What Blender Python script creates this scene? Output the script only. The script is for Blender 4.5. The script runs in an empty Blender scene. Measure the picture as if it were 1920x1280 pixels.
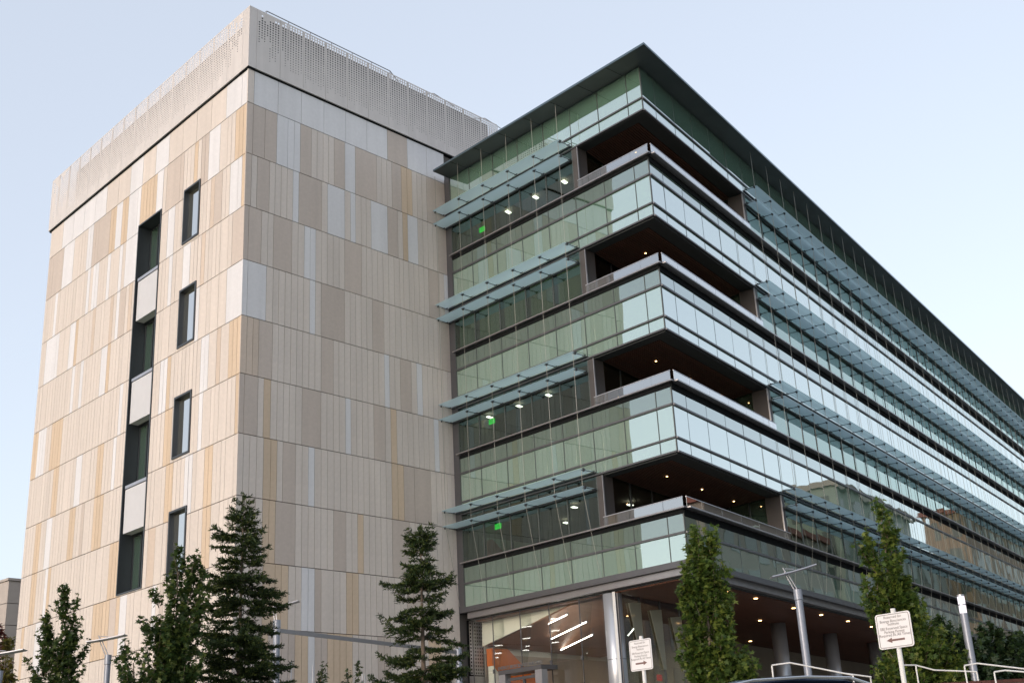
import bpy, bmesh, math, random
import numpy as np
from mathutils import Vector, Matrix
random.seed(7)
SC = bpy.context.scene
COL = SC.collection
R = math.radians
ZO = 28.07                       # building heights below are given from a datum line on the tower; ZO lifts them to world height

# ------------------------------------------------------------------ camera
CAMP = Vector((-24.3035, -36.1624, 1.603))
cd = bpy.data.cameras.new('camera')
cam = bpy.data.objects.new('camera', cd)
COL.objects.link(cam)
cx_, cu_, cf_ = Vector((0.69225656, -0.71990175, -0.05022273)), Vector((-0.21768769, -0.27466668, 0.93657369)), Vector((0.68803555, 0.63741642, 0.34685356))
M = Matrix((cx_, cu_, -cf_)).transposed().to_4x4()
M.translation = CAMP
cam.matrix_world = M
cd.sensor_fit = 'HORIZONTAL'
cd.sensor_width = 36.0
cd.lens = 2299.6 / 1920 * 36
cd.clip_start = 0.1
cd.clip_end = 4000
SC.camera = cam

# ------------------------------------------------------------------ sky and sun (dusk light from the left)
SUN_EL, SUN_AZ = 8.0, -92.0
w = bpy.data.worlds.new('World')
SC.world = w
w.use_nodes = True
nt = w.node_tree
bg = nt.nodes['Background']
sk = nt.nodes.new('ShaderNodeTexSky')
sk.sky_type = 'NISHITA'
sk.sun_disc = False
sk.sun_elevation = R(SUN_EL)
sk.sun_rotation = R(SUN_AZ % 360)
sk.air_density = 1.0
sk.dust_density = 1.2
sk.ozone_density = 1.2
hs = nt.nodes.new('ShaderNodeHueSaturation')
hs.inputs['Saturation'].default_value = 0.55
nt.links.new(sk.outputs[0], hs.inputs['Color'])
mx = nt.nodes.new('ShaderNodeMix'); mx.data_type = 'RGBA'
mx.inputs['Factor'].default_value = 0.60
mx.inputs['B'].default_value = (1.86, 2.04, 2.42, 1)       # thin even veil of high haze
nt.links.new(hs.outputs[0], mx.inputs['A'])
nt.links.new(mx.outputs['Result'], bg.inputs[0])
bg.inputs[1].default_value = 0.12
sl = bpy.data.lights.new('sun', 'SUN')
sl.energy = 0.5
sl.angle = R(28)
sl.color = (1.0, 0.83, 0.70)
sun = bpy.data.objects.new('sun', sl)
COL.objects.link(sun)
sdir = Vector((math.sin(R(SUN_AZ)) * math.cos(R(SUN_EL + 8)), math.cos(R(SUN_AZ)) * math.cos(R(SUN_EL + 8)), math.sin(R(SUN_EL + 8))))
sun.rotation_euler = sdir.to_track_quat('Z', 'Y').to_euler()
sun.location = (-60, 0, 40)
vs = SC.view_settings
vs.view_transform = 'Standard'
vs.look = 'None'
vs.gamma = 1
vs.use_curve_mapping = False
vs.exposure = 1.77
SC.cycles.max_bounces = 10
SC.cycles.transparent_max_bounces = 16
SC.cycles.diffuse_bounces = 4
SC.cycles.glossy_bounces = 5
SC.cycles.use_denoising = True

# ------------------------------------------------------------------ materials
MATS = {}
def nmat(name):
    m = bpy.data.materials.new(name); m.use_nodes = True
    MATS[name] = m
    return m, m.node_tree, m.node_tree.nodes['Principled BSDF'], m.node_tree.nodes['Material Output']

def plain(name, col, rough=0.6, metal=0.0, noise=0.0, scale=20.0, island=0.0, bump=0.0, bscale=60.0, spec=0.5, streak=0.0):
    m, t, p, out = nmat(name)
    p.inputs['Roughness'].default_value = rough
    p.inputs['Metallic'].default_value = metal
    p.inputs['Specular IOR Level'].default_value = spec
    p.inputs['Base Color'].default_value = (*col, 1)
    tc = t.nodes.new('ShaderNodeTexCoord')
    if noise or island:
        hsv = t.nodes.new('ShaderNodeHueSaturation')
        hsv.inputs['Color'].default_value = (*col, 1)
        acc = None
        if noise:
            n = t.nodes.new('ShaderNodeTexNoise'); n.inputs['Scale'].default_value = scale; n.inputs['Detail'].default_value = 6
            t.links.new(tc.outputs['Object'], n.inputs['Vector'])
            mr = t.nodes.new('ShaderNodeMapRange'); mr.inputs['To Min'].default_value = 1 - noise; mr.inputs['To Max'].default_value = 1 + noise
            mr.inputs['From Min'].default_value = 0.25; mr.inputs['From Max'].default_value = 0.75
            t.links.new(n.outputs['Fac'], mr.inputs['Value']); acc = mr.outputs[0]
        if streak:
            ge2 = t.nodes.new('ShaderNodeNewGeometry')
            mp = t.nodes.new('ShaderNodeMapping'); mp.inputs['Scale'].default_value = (2.2, 2.2, 0.16)
            t.links.new(ge2.outputs['Position'], mp.inputs['Vector'])
            n3 = t.nodes.new('ShaderNodeTexNoise'); n3.inputs['Scale'].default_value = 1.0; n3.inputs['Detail'].default_value = 4
            t.links.new(mp.outputs[0], n3.inputs['Vector'])
            m3 = t.nodes.new('ShaderNodeMapRange'); m3.inputs['From Min'].default_value = 0.3; m3.inputs['From Max'].default_value = 0.7
            m3.inputs['To Min'].default_value = 1-streak; m3.inputs['To Max'].default_value = 1+streak
            t.links.new(n3.outputs['Fac'], m3.inputs['Value'])
            mm3 = t.nodes.new('ShaderNodeMath'); mm3.operation = 'MULTIPLY'
            t.links.new(acc, mm3.inputs[0]); t.links.new(m3.outputs[0], mm3.inputs[1]); acc = mm3.outputs[0]
        if island:
            g = t.nodes.new('ShaderNodeNewGeometry')
            oi = t.nodes.new('ShaderNodeObjectInfo')
            ad = t.nodes.new('ShaderNodeMath'); ad.operation = 'ADD'
            t.links.new(g.outputs['Random Per Island'], ad.inputs[0]); t.links.new(oi.outputs['Random'], ad.inputs[1])
            fr = t.nodes.new('ShaderNodeMath'); fr.operation = 'FRACT'; t.links.new(ad.outputs[0], fr.inputs[0])
            mr2 = t.nodes.new('ShaderNodeMapRange'); mr2.inputs['To Min'].default_value = 1 - island; mr2.inputs['To Max'].default_value = 1 + island
            t.links.new(fr.outputs[0], mr2.inputs['Value'])
            if acc:
                mm = t.nodes.new('ShaderNodeMath'); mm.operation = 'MULTIPLY'
                t.links.new(acc, mm.inputs[0]); t.links.new(mr2.outputs[0], mm.inputs[1]); acc = mm.outputs[0]
            else: acc = mr2.outputs[0]
        t.links.new(acc, hsv.inputs['Value'])
        t.links.new(hsv.outputs[0], p.inputs['Base Color'])
    if bump:
        b = t.nodes.new('ShaderNodeBump'); b.inputs['Strength'].default_value = bump; b.inputs['Distance'].default_value = 0.01
        n2 = t.nodes.new('ShaderNodeTexNoise'); n2.inputs['Scale'].default_value = bscale
        t.links.new(tc.outputs['Object'], n2.inputs['Vector'])
        t.links.new(n2.outputs['Fac'], b.inputs['Height']); t.links.new(b.outputs[0], p.inputs['Normal'])
    return m

def glow(name, col, strength):
    m, t, p, out = nmat(name)
    e = t.nodes.new('ShaderNodeEmission'); e.inputs[0].default_value = (*col, 1); e.inputs[1].default_value = strength
    t.links.new(e.outputs[0], out.inputs[0])
    return m

def coated_glass(name, r0, body, tint=None, wav=0.004, diff=None, gcol=(1, 1, 1), see=1.0):
    """reflective coated glass: Schlick mirror over a body; body = 'see' (transparent tint) or a diffuse backing colour"""
    m, t, p, out = nmat(name)
    t.nodes.remove(p)
    lw = t.nodes.new('ShaderNodeLayerWeight'); lw.inputs['Blend'].default_value = 0.5
    pw = t.nodes.new('ShaderNodeMath'); pw.operation = 'POWER'; pw.inputs[1].default_value = 2.2
    t.links.new(lw.outputs['Facing'], pw.inputs[0])
    ma = t.nodes.new('ShaderNodeMath'); ma.operation = 'MULTIPLY_ADD'; ma.inputs[1].default_value = 0.92 - r0; ma.inputs[2].default_value = r0
    t.links.new(pw.outputs[0], ma.inputs[0])
    geo = t.nodes.new('ShaderNodeNewGeometry')
    inv = t.nodes.new('ShaderNodeMath'); inv.operation = 'SUBTRACT'; inv.inputs[0].default_value = 1.0
    t.links.new(geo.outputs['Backfacing'], inv.inputs[1])
    fm = t.nodes.new('ShaderNodeMath'); fm.operation = 'MULTIPLY'
    t.links.new(ma.outputs[0], fm.inputs[0]); t.links.new(inv.outputs[0], fm.inputs[1])
    gl = t.nodes.new('ShaderNodeBsdfGlossy'); gl.inputs['Roughness'].default_value = 0.015; gl.inputs[0].default_value = (*gcol, 1)
    tc = t.nodes.new('ShaderNodeTexCoord')
    oi = t.nodes.new('ShaderNodeObjectInfo')
    no = t.nodes.new('ShaderNodeTexNoise'); no.inputs['Scale'].default_value = 0.55; no.inputs['Detail'].default_value = 1.0; no.noise_dimensions = '4D'
    rw = t.nodes.new('ShaderNodeMath'); rw.operation = 'MULTIPLY'; rw.inputs[1].default_value = 40
    t.links.new(oi.outputs['Random'], rw.inputs[0]); t.links.new(rw.outputs[0], no.inputs['W'])
    t.links.new(tc.outputs['Object'], no.inputs['Vector'])
    bp = t.nodes.new('ShaderNodeBump'); bp.inputs['Strength'].default_value = 1.0; bp.inputs['Distance'].default_value = wav
    t.links.new(no.outputs['Fac'], bp.inputs['Height'])
    t.links.new(bp.outputs[0], gl.inputs['Normal'])
    if body == 'see':
        b = t.nodes.new('ShaderNodeBsdfTransparent'); b.inputs[0].default_value = (*tint, 1)
    else:
        b = t.nodes.new('ShaderNodeBsdfDiffuse'); b.inputs[0].default_value = (*diff, 1)
        n2 = t.nodes.new('ShaderNodeTexNoise'); n2.inputs['Scale'].default_value = 3.0
        t.links.new(tc.outputs['Object'], n2.inputs['Vector'])
        ad = t.nodes.new('ShaderNodeMath'); ad.operation = 'ADD'
        t.links.new(n2.outputs['Fac'], ad.inputs[0]); t.links.new(oi.outputs['Random'], ad.inputs[1])
        mr = t.nodes.new('ShaderNodeMapRange'); mr.inputs['From Min'].default_value = 0.4; mr.inputs['From Max'].default_value = 1.6
        mr.inputs['To Min'].default_value = 0.93; mr.inputs['To Max'].default_value = 1.07
        t.links.new(ad.outputs[0], mr.inputs['Value'])
        hv = t.nodes.new('ShaderNodeHueSaturation'); hv.inputs['Color'].default_value = (*diff, 1)
        t.links.new(mr.outputs[0], hv.inputs['Value']); t.links.new(hv.outputs[0], b.inputs[0])
    mxs = t.nodes.new('ShaderNodeMixShader')
    t.links.new(fm.outputs[0], mxs.inputs[0]); t.links.new(b.outputs[0], mxs.inputs[1]); t.links.new(gl.outputs[0], mxs.inputs[2])
    t.links.new(mxs.outputs[0], out.inputs[0])
    return m

def frosted(name, col, see, trans=0.5):
    m, t, p, out = nmat(name)
    t.nodes.remove(p)
    tr = t.nodes.new('ShaderNodeBsdfTranslucent'); tr.inputs[0].default_value = (*col, 1)
    di = t.nodes.new('ShaderNodeBsdfDiffuse'); di.inputs[0].default_value = (*col, 1)
    tp = t.nodes.new('ShaderNodeBsdfTransparent'); tp.inputs[0].default_value = (0.80, 0.92, 0.92, 1)
    gl = t.nodes.new('ShaderNodeBsdfGlossy'); gl.inputs['Roughness'].default_value = 0.08
    fr = t.nodes.new('ShaderNodeFresnel'); fr.inputs[0].default_value = 1.5
    a = t.nodes.new('ShaderNodeMixShader'); a.inputs[0].default_value = 1-trans
    b = t.nodes.new('ShaderNodeMixShader'); b.inputs[0].default_value = see
    c = t.nodes.new('ShaderNodeMixShader')
    t.links.new(tr.outputs[0], a.inputs[1]); t.links.new(di.outputs[0], a.inputs[2])
    t.links.new(a.outputs[0], b.inputs[1]); t.links.new(tp.outputs[0], b.inputs[2])
    t.links.new(fr.outputs[0], c.inputs[0]); t.links.new(b.outputs[0], c.inputs[1]); t.links.new(gl.outputs[0], c.inputs[2])
    # the white frit sits on the underside only; the upper face is clear
    ge = t.nodes.new('ShaderNodeNewGeometry'); sx = t.nodes.new('ShaderNodeSeparateXYZ'); t.links.new(ge.outputs['True Normal'], sx.inputs[0])
    gt = t.nodes.new('ShaderNodeMath'); gt.operation = 'GREATER_THAN'; gt.inputs[1].default_value = 0.5
    ab = t.nodes.new('ShaderNodeMath'); ab.operation = 'ABSOLUTE'; t.links.new(sx.outputs['Z'], ab.inputs[0])
    up = t.nodes.new('ShaderNodeMath'); up.operation = 'MULTIPLY'
    sg_ = t.nodes.new('ShaderNodeMath'); sg_.operation = 'SIGN'; t.links.new(sx.outputs['Z'], sg_.inputs[0])
    bf = t.nodes.new('ShaderNodeMath'); bf.operation = 'MULTIPLY_ADD'; bf.inputs[1].default_value = -2.0; bf.inputs[2].default_value = 1.0
    t.links.new(ge.outputs['Backfacing'], bf.inputs[0])
    t.links.new(sx.outputs['Z'], up.inputs[0]); t.links.new(bf.outputs[0], up.inputs[1]); t.links.new(up.outputs[0], gt.inputs[0])
    cl = t.nodes.new('ShaderNodeBsdfTransparent'); cl.inputs[0].default_value = (0.94, 0.97, 0.97, 1)
    d_ = t.nodes.new('ShaderNodeMixShader'); t.links.new(gt.outputs[0], d_.inputs[0]); t.links.new(c.outputs[0], d_.inputs[1]); t.links.new(cl.outputs[0], d_.inputs[2])
    t.links.new(d_.outputs[0], out.inputs[0])
    return m

def leafmat(name, c1, c2, c3, trans=0.35):
    m, t, p, out = nmat(name)
    g = t.nodes.new('ShaderNodeNewGeometry')
    cr = t.nodes.new('ShaderNodeValToRGB')
    cr.color_ramp.elements[0].color = (*c1, 1); cr.color_ramp.elements[1].color = (*c3, 1)
    e = cr.color_ramp.elements.new(0.55); e.color = (*c2, 1)
    t.links.new(g.outputs['Random Per Island'], cr.inputs[0])
    p.inputs['Roughness'].default_value = 0.5
    p.inputs['Specular IOR Level'].default_value = 0.35
    t.links.new(cr.outputs[0], p.inputs['Base Color'])
    tr = t.nodes.new('ShaderNodeBsdfTranslucent'); t.links.new(cr.outputs[0], tr.inputs[0])
    mxs = t.nodes.new('ShaderNodeMixShader'); mxs.inputs[0].default_value = trans
    t.links.new(p.outputs[0], mxs.inputs[1]); t.links.new(tr.outputs[0], mxs.inputs[2])
    t.links.new(mxs.outputs[0], out.inputs[0])
    return m

plain('stone_cream', (0.605, 0.540, 0.495), 0.75, noise=0.05, scale=9, island=0.035, bump=0.15, streak=0.05)
plain('stone_tan', (0.510, 0.438, 0.392), 0.75, noise=0.05, scale=9, island=0.04, bump=0.15, streak=0.05)
plain('stone_grey', (0.655, 0.645, 0.665), 0.70, noise=0.04, scale=9, island=0.03, bump=0.15, streak=0.05)
plain('stone_ochre', (0.575, 0.450, 0.335), 0.75, noise=0.05, scale=9, island=0.05, bump=0.15, streak=0.05)
plain('stone_peach', (0.565, 0.465, 0.39), 0.75, noise=0.05, scale=9, island=0.04, bump=0.15, streak=0.05)
plain('screen_metal', (0.585, 0.545, 0.53), 0.55, metal=0.0, noise=0.03, scale=2, island=0.03, streak=0.04)
plain('joint_dark', (0.10, 0.09, 0.085), 0.9)
plain('screen_back', (0.05, 0.05, 0.055), 0.9)
plain('frame_dark', (0.045, 0.052, 0.060), 0.45, metal=0.3, noise=0.05, scale=4)
plain('frame_steel', (0.115, 0.115, 0.125), 0.42, metal=0.6, noise=0.06, scale=5)
plain('frame_light', (0.30, 0.29, 0.30), 0.35, metal=0.7, noise=0.06, scale=5)
plain('alum', (0.42, 0.42, 0.45), 0.38, metal=0.75, noise=0.06, scale=6)
plain('panel_metal', (0.55, 0.545, 0.565), 0.55, metal=0.0, noise=0.03, scale=3)
plain('roof_dark', (0.055, 0.072, 0.078), 0.5, metal=0.2, noise=0.12, scale=1.5)
plain('roof_edge', (0.09, 0.13, 0.16), 0.35, metal=0.5)
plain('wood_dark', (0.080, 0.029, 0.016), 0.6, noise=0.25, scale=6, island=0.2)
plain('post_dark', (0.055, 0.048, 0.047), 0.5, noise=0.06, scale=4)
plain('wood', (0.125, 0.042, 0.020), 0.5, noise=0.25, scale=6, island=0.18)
plain('wood_mid', (0.26, 0.125, 0.075), 0.55, noise=0.12, scale=3)
plain('black_joint', (0.008, 0.009, 0.010), 0.8, spec=0.1)
plain('glass_joint', (0.06, 0.07, 0.068), 0.4)
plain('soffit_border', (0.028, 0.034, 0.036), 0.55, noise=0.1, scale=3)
plain('interior_wall', (0.33, 0.28, 0.22), 0.8, noise=0.08, scale=1)
plain('interior_ceiling', (0.20, 0.17, 0.14), 0.8, noise=0.06, scale=1)
plain('interior_floor', (0.14, 0.12, 0.10), 0.6)
plain('interior_white', (0.82, 0.79, 0.72), 0.7)
plain('blind', (0.30, 0.36, 0.30), 0.8, noise=0.05, scale=5)
plain('orange', (0.72, 0.16, 0.015), 0.35, noise=0.08, scale=2)
plain('column_metal', (0.50, 0.52, 0.56), 0.35, metal=0.55, noise=0.04, scale=2)
plain('white_paint', (0.68, 0.67, 0.65), 0.4, noise=0.03, scale=8)
plain('sign_white', (0.70, 0.68, 0.68), 0.35, noise=0.02, scale=12)
plain('sign_ink', (0.20, 0.18, 0.18), 0.5)
plain('sign_arrow', (0.16, 0.09, 0.08), 0.5)
plain('steel_pole', (0.27, 0.29, 0.34), 0.45, metal=0.45, noise=0.06, scale=8)
plain('steel_rod', (0.34, 0.33, 0.30), 0.35, metal=0.6)
plain('bark', (0.16, 0.125, 0.095), 0.9, noise=0.3, scale=14, bump=0.6, bscale=30)
plain('wood_stake', (0.42, 0.28, 0.17), 0.8, noise=0.2, scale=10)
plain('asphalt', (0.05, 0.05, 0.052), 0.9, noise=0.2, scale=30, bump=0.3)
plain('paving', (0.30, 0.29, 0.27), 0.85, noise=0.12, scale=4)
plain('kerb_stone', (0.34, 0.33, 0.31), 0.8, noise=0.1, scale=6)
plain('ground', (0.16, 0.17, 0.10), 0.95, noise=0.3, scale=0.6)
plain('line_paint', (0.72, 0.72, 0.68), 0.7, noise=0.1, scale=15)
plain('brick_red', (0.065, 0.022, 0.016), 0.85, noise=0.25, scale=10, island=0.2)
plain('car_paint', (0.02, 0.035, 0.085), 0.18, metal=0.5)
plain('car_trim', (0.55, 0.56, 0.58), 0.25, metal=0.9)
plain('rubber', (0.02, 0.02, 0.02), 0.8)
plain('far_stone', (0.42, 0.37, 0.34), 0.8, noise=0.06, scale=2, island=0.03)
plain('street_stone', (0.19, 0.17, 0.15), 0.8, noise=0.06, scale=1)
plain('far_grey', (0.15, 0.18, 0.155), 0.8, noise=0.06, scale=1)
plain('far_brown', (0.17, 0.12, 0.085), 0.8, noise=0.08, scale=1)
plain('far_tile', (0.16, 0.06, 0.045), 0.8, noise=0.15, scale=3)
plain('letter_metal', (0.30, 0.30, 0.31), 0.3, metal=0.8)
leafmat('leaf_maple', (0.042, 0.080, 0.016), (0.088, 0.142, 0.026), (0.19, 0.225, 0.042), 0.45)
leafmat('leaf_maple_dark', (0.022, 0.048, 0.014), (0.048, 0.085, 0.020), (0.115, 0.145, 0.032), 0.4)
leafmat('leaf_conifer', (0.018, 0.035, 0.014), (0.038, 0.066, 0.018), (0.10, 0.120, 0.030), 0.2)
leafmat('leaf_far', (0.014, 0.030, 0.012), (0.025, 0.050, 0.016), (0.045, 0.075, 0.022), 0.25)
leafmat('leaf_yellow', (0.06, 0.07, 0.015), (0.12, 0.11, 0.02), (0.18, 0.14, 0.03), 0.35)
leafmat('leaf_red', (0.05, 0.012, 0.010), (0.10, 0.02, 0.015), (0.16, 0.04, 0.02), 0.3)
coated_glass('glass_vision', 0.13, 'see', tint=(0.50, 0.56, 0.50), gcol=(0.84, 1.0, 0.93))
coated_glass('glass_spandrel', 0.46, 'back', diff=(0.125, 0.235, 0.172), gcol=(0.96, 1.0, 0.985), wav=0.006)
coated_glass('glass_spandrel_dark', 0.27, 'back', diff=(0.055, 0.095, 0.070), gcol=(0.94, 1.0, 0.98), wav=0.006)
plain('far_window', (0.035, 0.042, 0.04), 0.35)
coated_glass('glass_window_mirror', 0.55, 'back', diff=(0.10, 0.10, 0.08))
coated_glass('glass_rail', 0.42, 'see', tint=(0.50, 0.54, 0.57), wav=0.002)
coated_glass('glass_lobby', 0.035, 'see', tint=(0.92, 0.94, 0.92), wav=0.001)
coated_glass('glass_inner', 0.08, 'see', tint=(0.55, 0.60, 0.56), wav=0.001)
coated_glass('car_glass', 0.10, 'see', tint=(0.10, 0.12, 0.13), wav=0.0)
frosted('shade_glass', (0.66, 0.84, 0.91), 0.20, 0.74)
frosted('fin_glass', (0.62, 0.60, 0.48), 0.10, 0.5)
glow('lamp_white', (1.0, 0.93, 0.85), 3.0)
glow('lamp_warm', (1.0, 0.60, 0.25), 4.0)
glow('lamp_tube', (1.0, 0.95, 0.88), 4.0)
glow('exit_green', (0.02, 1.0, 0.08), 0.6)
glow('exit_red', (1.0, 0.06, 0.03), 0.3)
glow('lamp_head', (1.0, 0.90, 0.98), 0.4)
glow('inner_glow', (1.0, 0.72, 0.42), 1.2)

# ------------------------------------------------------------------ object helpers
ROOTS = {}
def tag(o, label=None, cat=None, group=None, kind=None):
    if label: o['label'] = label
    if cat: o['category'] = cat
    if group: o['group'] = group
    if kind: o['kind'] = kind
    return o

def empty(name, loc, label=None, cat=None, group=None):
    o = bpy.data.objects.new(name, None)
    o.empty_display_size = 0.3
    o.location = loc
    COL.objects.link(o)
    return tag(o, label, cat, group)

def wpos(o):
    p = Vector((0, 0, 0))
    while o is not None:
        p = p + Vector(o.location); o = o.parent
    return p

class MB:
    """collects faces in world coordinates; build() links them as one mesh object under a parent that is only translated"""
    def __init__(s): s.v = []; s.f = []
    def quad(s, a, b, c, d):
        n = len(s.v); s.v += [tuple(a), tuple(b), tuple(c), tuple(d)]; s.f.append((n, n+1, n+2, n+3))
    def poly(s, pts):
        n = len(s.v); s.v += [tuple(p) for p in pts]; s.f.append(tuple(range(n, n+len(pts))))
    def hexa(s, p):
        n = len(s.v); s.v += [tuple(q) for q in p]
        s.f += [(n, n+3, n+2, n+1), (n+4, n+5, n+6, n+7), (n, n+1, n+5, n+4), (n+1, n+2, n+6, n+5), (n+2, n+3, n+7, n+6), (n+3, n, n+4, n+7)]
    def box(s, x0, x1, y0, y1, z0, z1):
        s.hexa([(x0, y0, z0), (x1, y0, z0), (x1, y1, z0), (x0, y1, z0), (x0, y0, z1), (x1, y0, z1), (x1, y1, z1), (x0, y1, z1)])
    def fbox(s, F, s0, s1, z0, z1, o0, o1):
        s.hexa([F.p(s0, o0, z0), F.p(s1, o0, z0), F.p(s1, o1, z0), F.p(s0, o1, z0), F.p(s0, o0, z1), F.p(s1, o0, z1), F.p(s1, o1, z1), F.p(s0, o1, z1)])
    def prism(s, pts, z0, z1):
        n = len(s.v); k = len(pts)
        s.v += [(p[0], p[1], z0) for p in pts] + [(p[0], p[1], z1) for p in pts]
        s.f.append(tuple(range(n+k-1, n-1, -1))); s.f.append(tuple(range(n+k, n+2*k)))
        for i in range(k):
            j = (i+1) % k
            s.f.append((n+i, n+j, n+k+j, n+k+i))
    def tube(s, a, b, r0, r1=None, seg=8, cap=True):
        a = Vector(a); b = Vector(b); r1 = r0 if r1 is None else r1
        d = (b-a).normalized(); x = d.orthogonal().normalized(); y = d.cross(x)
        n = len(s.v)
        for P, r in ((a, r0), (b, r1)):
            for i in range(seg):
                t = 2*math.pi*i/seg
                s.v.append(tuple(P + x*(r*math.cos(t)) + y*(r*math.sin(t))))
        for i in range(seg):
            j = (i+1) % seg
            s.f.append((n+i, n+j, n+seg+j, n+seg+i))
        if cap:
            s.f.append(tuple(range(n+seg-1, n-1, -1))); s.f.append(tuple(range(n+seg, n+2*seg)))
    def lathe(s, c, prof, seg=16):
        c = Vector(c); n0 = len(s.v)
        for r, z in prof:
            for i in range(seg):
                t = 2*math.pi*i/seg
                s.v.append((c.x + r*math.cos(t), c.y + r*math.sin(t), c.z + z))
        for k in range(len(prof)-1):
            for i in range(seg):
                j = (i+1) % seg
                a = n0+k*seg
                s.f.append((a+i, a+j, a+seg+j, a+seg+i))
        s.f.append(tuple(range(n0+seg-1, n0-1, -1)))
        e = n0+(len(prof)-1)*seg
        s.f.append(tuple(range(e, e+seg)))
    def build(s, name, mat, parent=None, smooth=False, fix=True):
        org = wpos(parent) if parent else Vector((0, 0, 0))
        me = bpy.data.meshes.new(name)
        me.from_pydata([(v[0]-org.x, v[1]-org.y, v[2]-org.z) for v in s.v], [], s.f)
        if fix:
            bm = bmesh.new(); bm.from_mesh(me)
            bmesh.ops.recalc_face_normals(bm, faces=bm.faces); bm.to_mesh(me); bm.free()
        me.materials.append(MATS[mat])
        if smooth:
            me.polygons.foreach_set('use_smooth', [True]*len(me.polygons))
        o = bpy.data.objects.new(name, me)
        COL.objects.link(o)
        if parent: o.parent = parent
        return o

def top(mb, name, mat, base, label, cat, group=None, smooth=False):
    """a one-mesh thing whose origin sits at its base"""
    e = Vector(base)
    me = mb.build(name, mat, None, smooth)
    for v in me.data.vertices: v.co -= e
    me.location = e
    return tag(me, label, cat, group)

class Fr:
    """a facade frame: plan origin, direction along the wall, outward normal; heights from the datum"""
    def __init__(s, P, d, n):
        s.P = Vector((P[0], P[1], 0)); s.d = Vector((d[0], d[1], 0)).normalized(); s.n = Vector((n[0], n[1], 0)).normalized()
    def p(s, a, o, z): 
        q = s.P + s.d*a + s.n*o
        return Vector((q.x, q.y, z + ZO))

CACHE = {}
JR = random.Random(17)
def piece(name, F, s0, s1, z0, z1, o0, o1, mat, parent):
    """one box-shaped piece as an object of its own; alike pieces share mesh data"""
    y = Vector((-F.d.y, F.d.x, 0)); sg = 1 if y.dot(F.n) > 0 else -1
    wd, hg, dp = round(s1-s0, 3), round(z1-z0, 3), round(o1-o0, 3)
    key = (name, wd, hg, dp, mat, sg)
    me = CACHE.get(key)
    if me is None:
        me = bpy.data.meshes.new(name)
        a, b = (0, dp) if sg > 0 else (-dp, 0)
        V = [(0, a, 0), (wd, a, 0), (wd, b, 0), (0, b, 0), (0, a, hg), (wd, a, hg), (wd, b, hg), (0, b, hg)]
        me.from_pydata(V, [], [(0, 3, 2, 1), (4, 5, 6, 7), (0, 1, 5, 4), (1, 2, 6, 5), (2, 3, 7, 6), (3, 0, 4, 7)])
        me.materials.append(MATS[mat])
        CACHE[key] = me
    o = bpy.data.objects.new(name, me)
    COL.objects.link(o)
    o.parent = parent
    q = F.p(s0, o0, z0)
    o.location = q - wpos(parent)
    o.rotation_euler = (0, 0, math.atan2(F.d.y, F.d.x))
    if name in ('spandrel_panel', 'window_pane'):       # panes are never set quite true
        o.rotation_euler.z += JR.gauss(0, 0.0016); o.rotation_euler.x += JR.gauss(0, 0.0022)
    return o

def toscreen(P):
    d = Vector(P) - CAMP
    z = d.dot(cf_)
    return (960 + 2299.6*d.dot(cx_)/z, 640 - 2299.6*d.dot(cu_)/z, z)
def scrarea(pts):
    q = [toscreen(p) for p in pts]
    a = 0
    vis = False
    for i in range(len(q)):
        x0, y0, _ = q[i]; x1, y1, _ = q[(i+1) % len(q)]
        a += x0*y1 - x1*y0
        if 0 < x0 < 1920 and 0 < y0 < 1280: vis = True
    return abs(a)/2 if vis else 0
def ground_z(x, y):
    e = (x-CAMP.x)*0.7336 + (y-CAMP.y)*0.6796
    u = min(1, max(0, (e-3)/26.0)); u = u*u*(3-2*u)
    return 3.1*u

# ------------------------------------------------------------------ plan
aL, aR = R(3.558), R(9.433)
dL = Vector((math.sin(aL), math.cos(aL), 0)); nL = Vector((-math.cos(aL), math.sin(aL), 0))
dR = Vector((math.cos(aR), math.sin(aR), 0)); nR = Vector((math.sin(aR), -math.cos(aR), 0))
LR, DW, WL = 10.74, 12.0, 18.9
PI_ = Vector((LR, 0, 0))                 # inner corner of tower and wing
PG = PI_ - dL*DW                         # outer corner of the wing
TLF = Fr((0, 0), dL, nL)                 # tower, left face
TRF = Fr((0, 0), (1, 0), (0, -1))        # tower, right face
FL = Fr(PI_, -dL, nL)                    # wing, left face: s from inner to outer corner
FR_ = Fr(PG, dR, nR)                     # wing, long right face: t from the outer corner
def W(t, v, z): 
    q = PG + dR*t + dL*v
    return Vector((q.x, q.y, z + ZO))
TEND = 70.0
GZ = 3.2                                 # plaza level (world)

# ------------------------------------------------------------------ ground, street
def grid_sheet(name, xs, ys, zf, mat):
    me = bpy.data.meshes.new(name)
    V = [(x, y, zf(x, y)) for y in ys for x in xs]; n = len(xs)
    Fc = [(j*n+i, j*n+i+1, (j+1)*n+i+1, (j+1)*n+i) for j in range(len(ys)-1) for i in range(n-1)]
    me.from_pydata(V, [], Fc); me.materials.append(MATS[mat])
    o = bpy.data.objects.new(name, me); COL.objects.link(o); o['kind'] = 'structure'
    return o
def axis_pts(lo, hi, step, far):
    a = [-far, -far*0.5, -far*0.2] + [lo + i*step for i in range(int((hi-lo)/step)+1)] + [far*0.2, far*0.5, far]
    return sorted(a)
grid_sheet('ground', axis_pts(-80, 120, 2.0, 2500), axis_pts(-90, 80, 2.0, 2500), lambda x, y: ground_z(x, y) - 0.03, 'ground')
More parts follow.
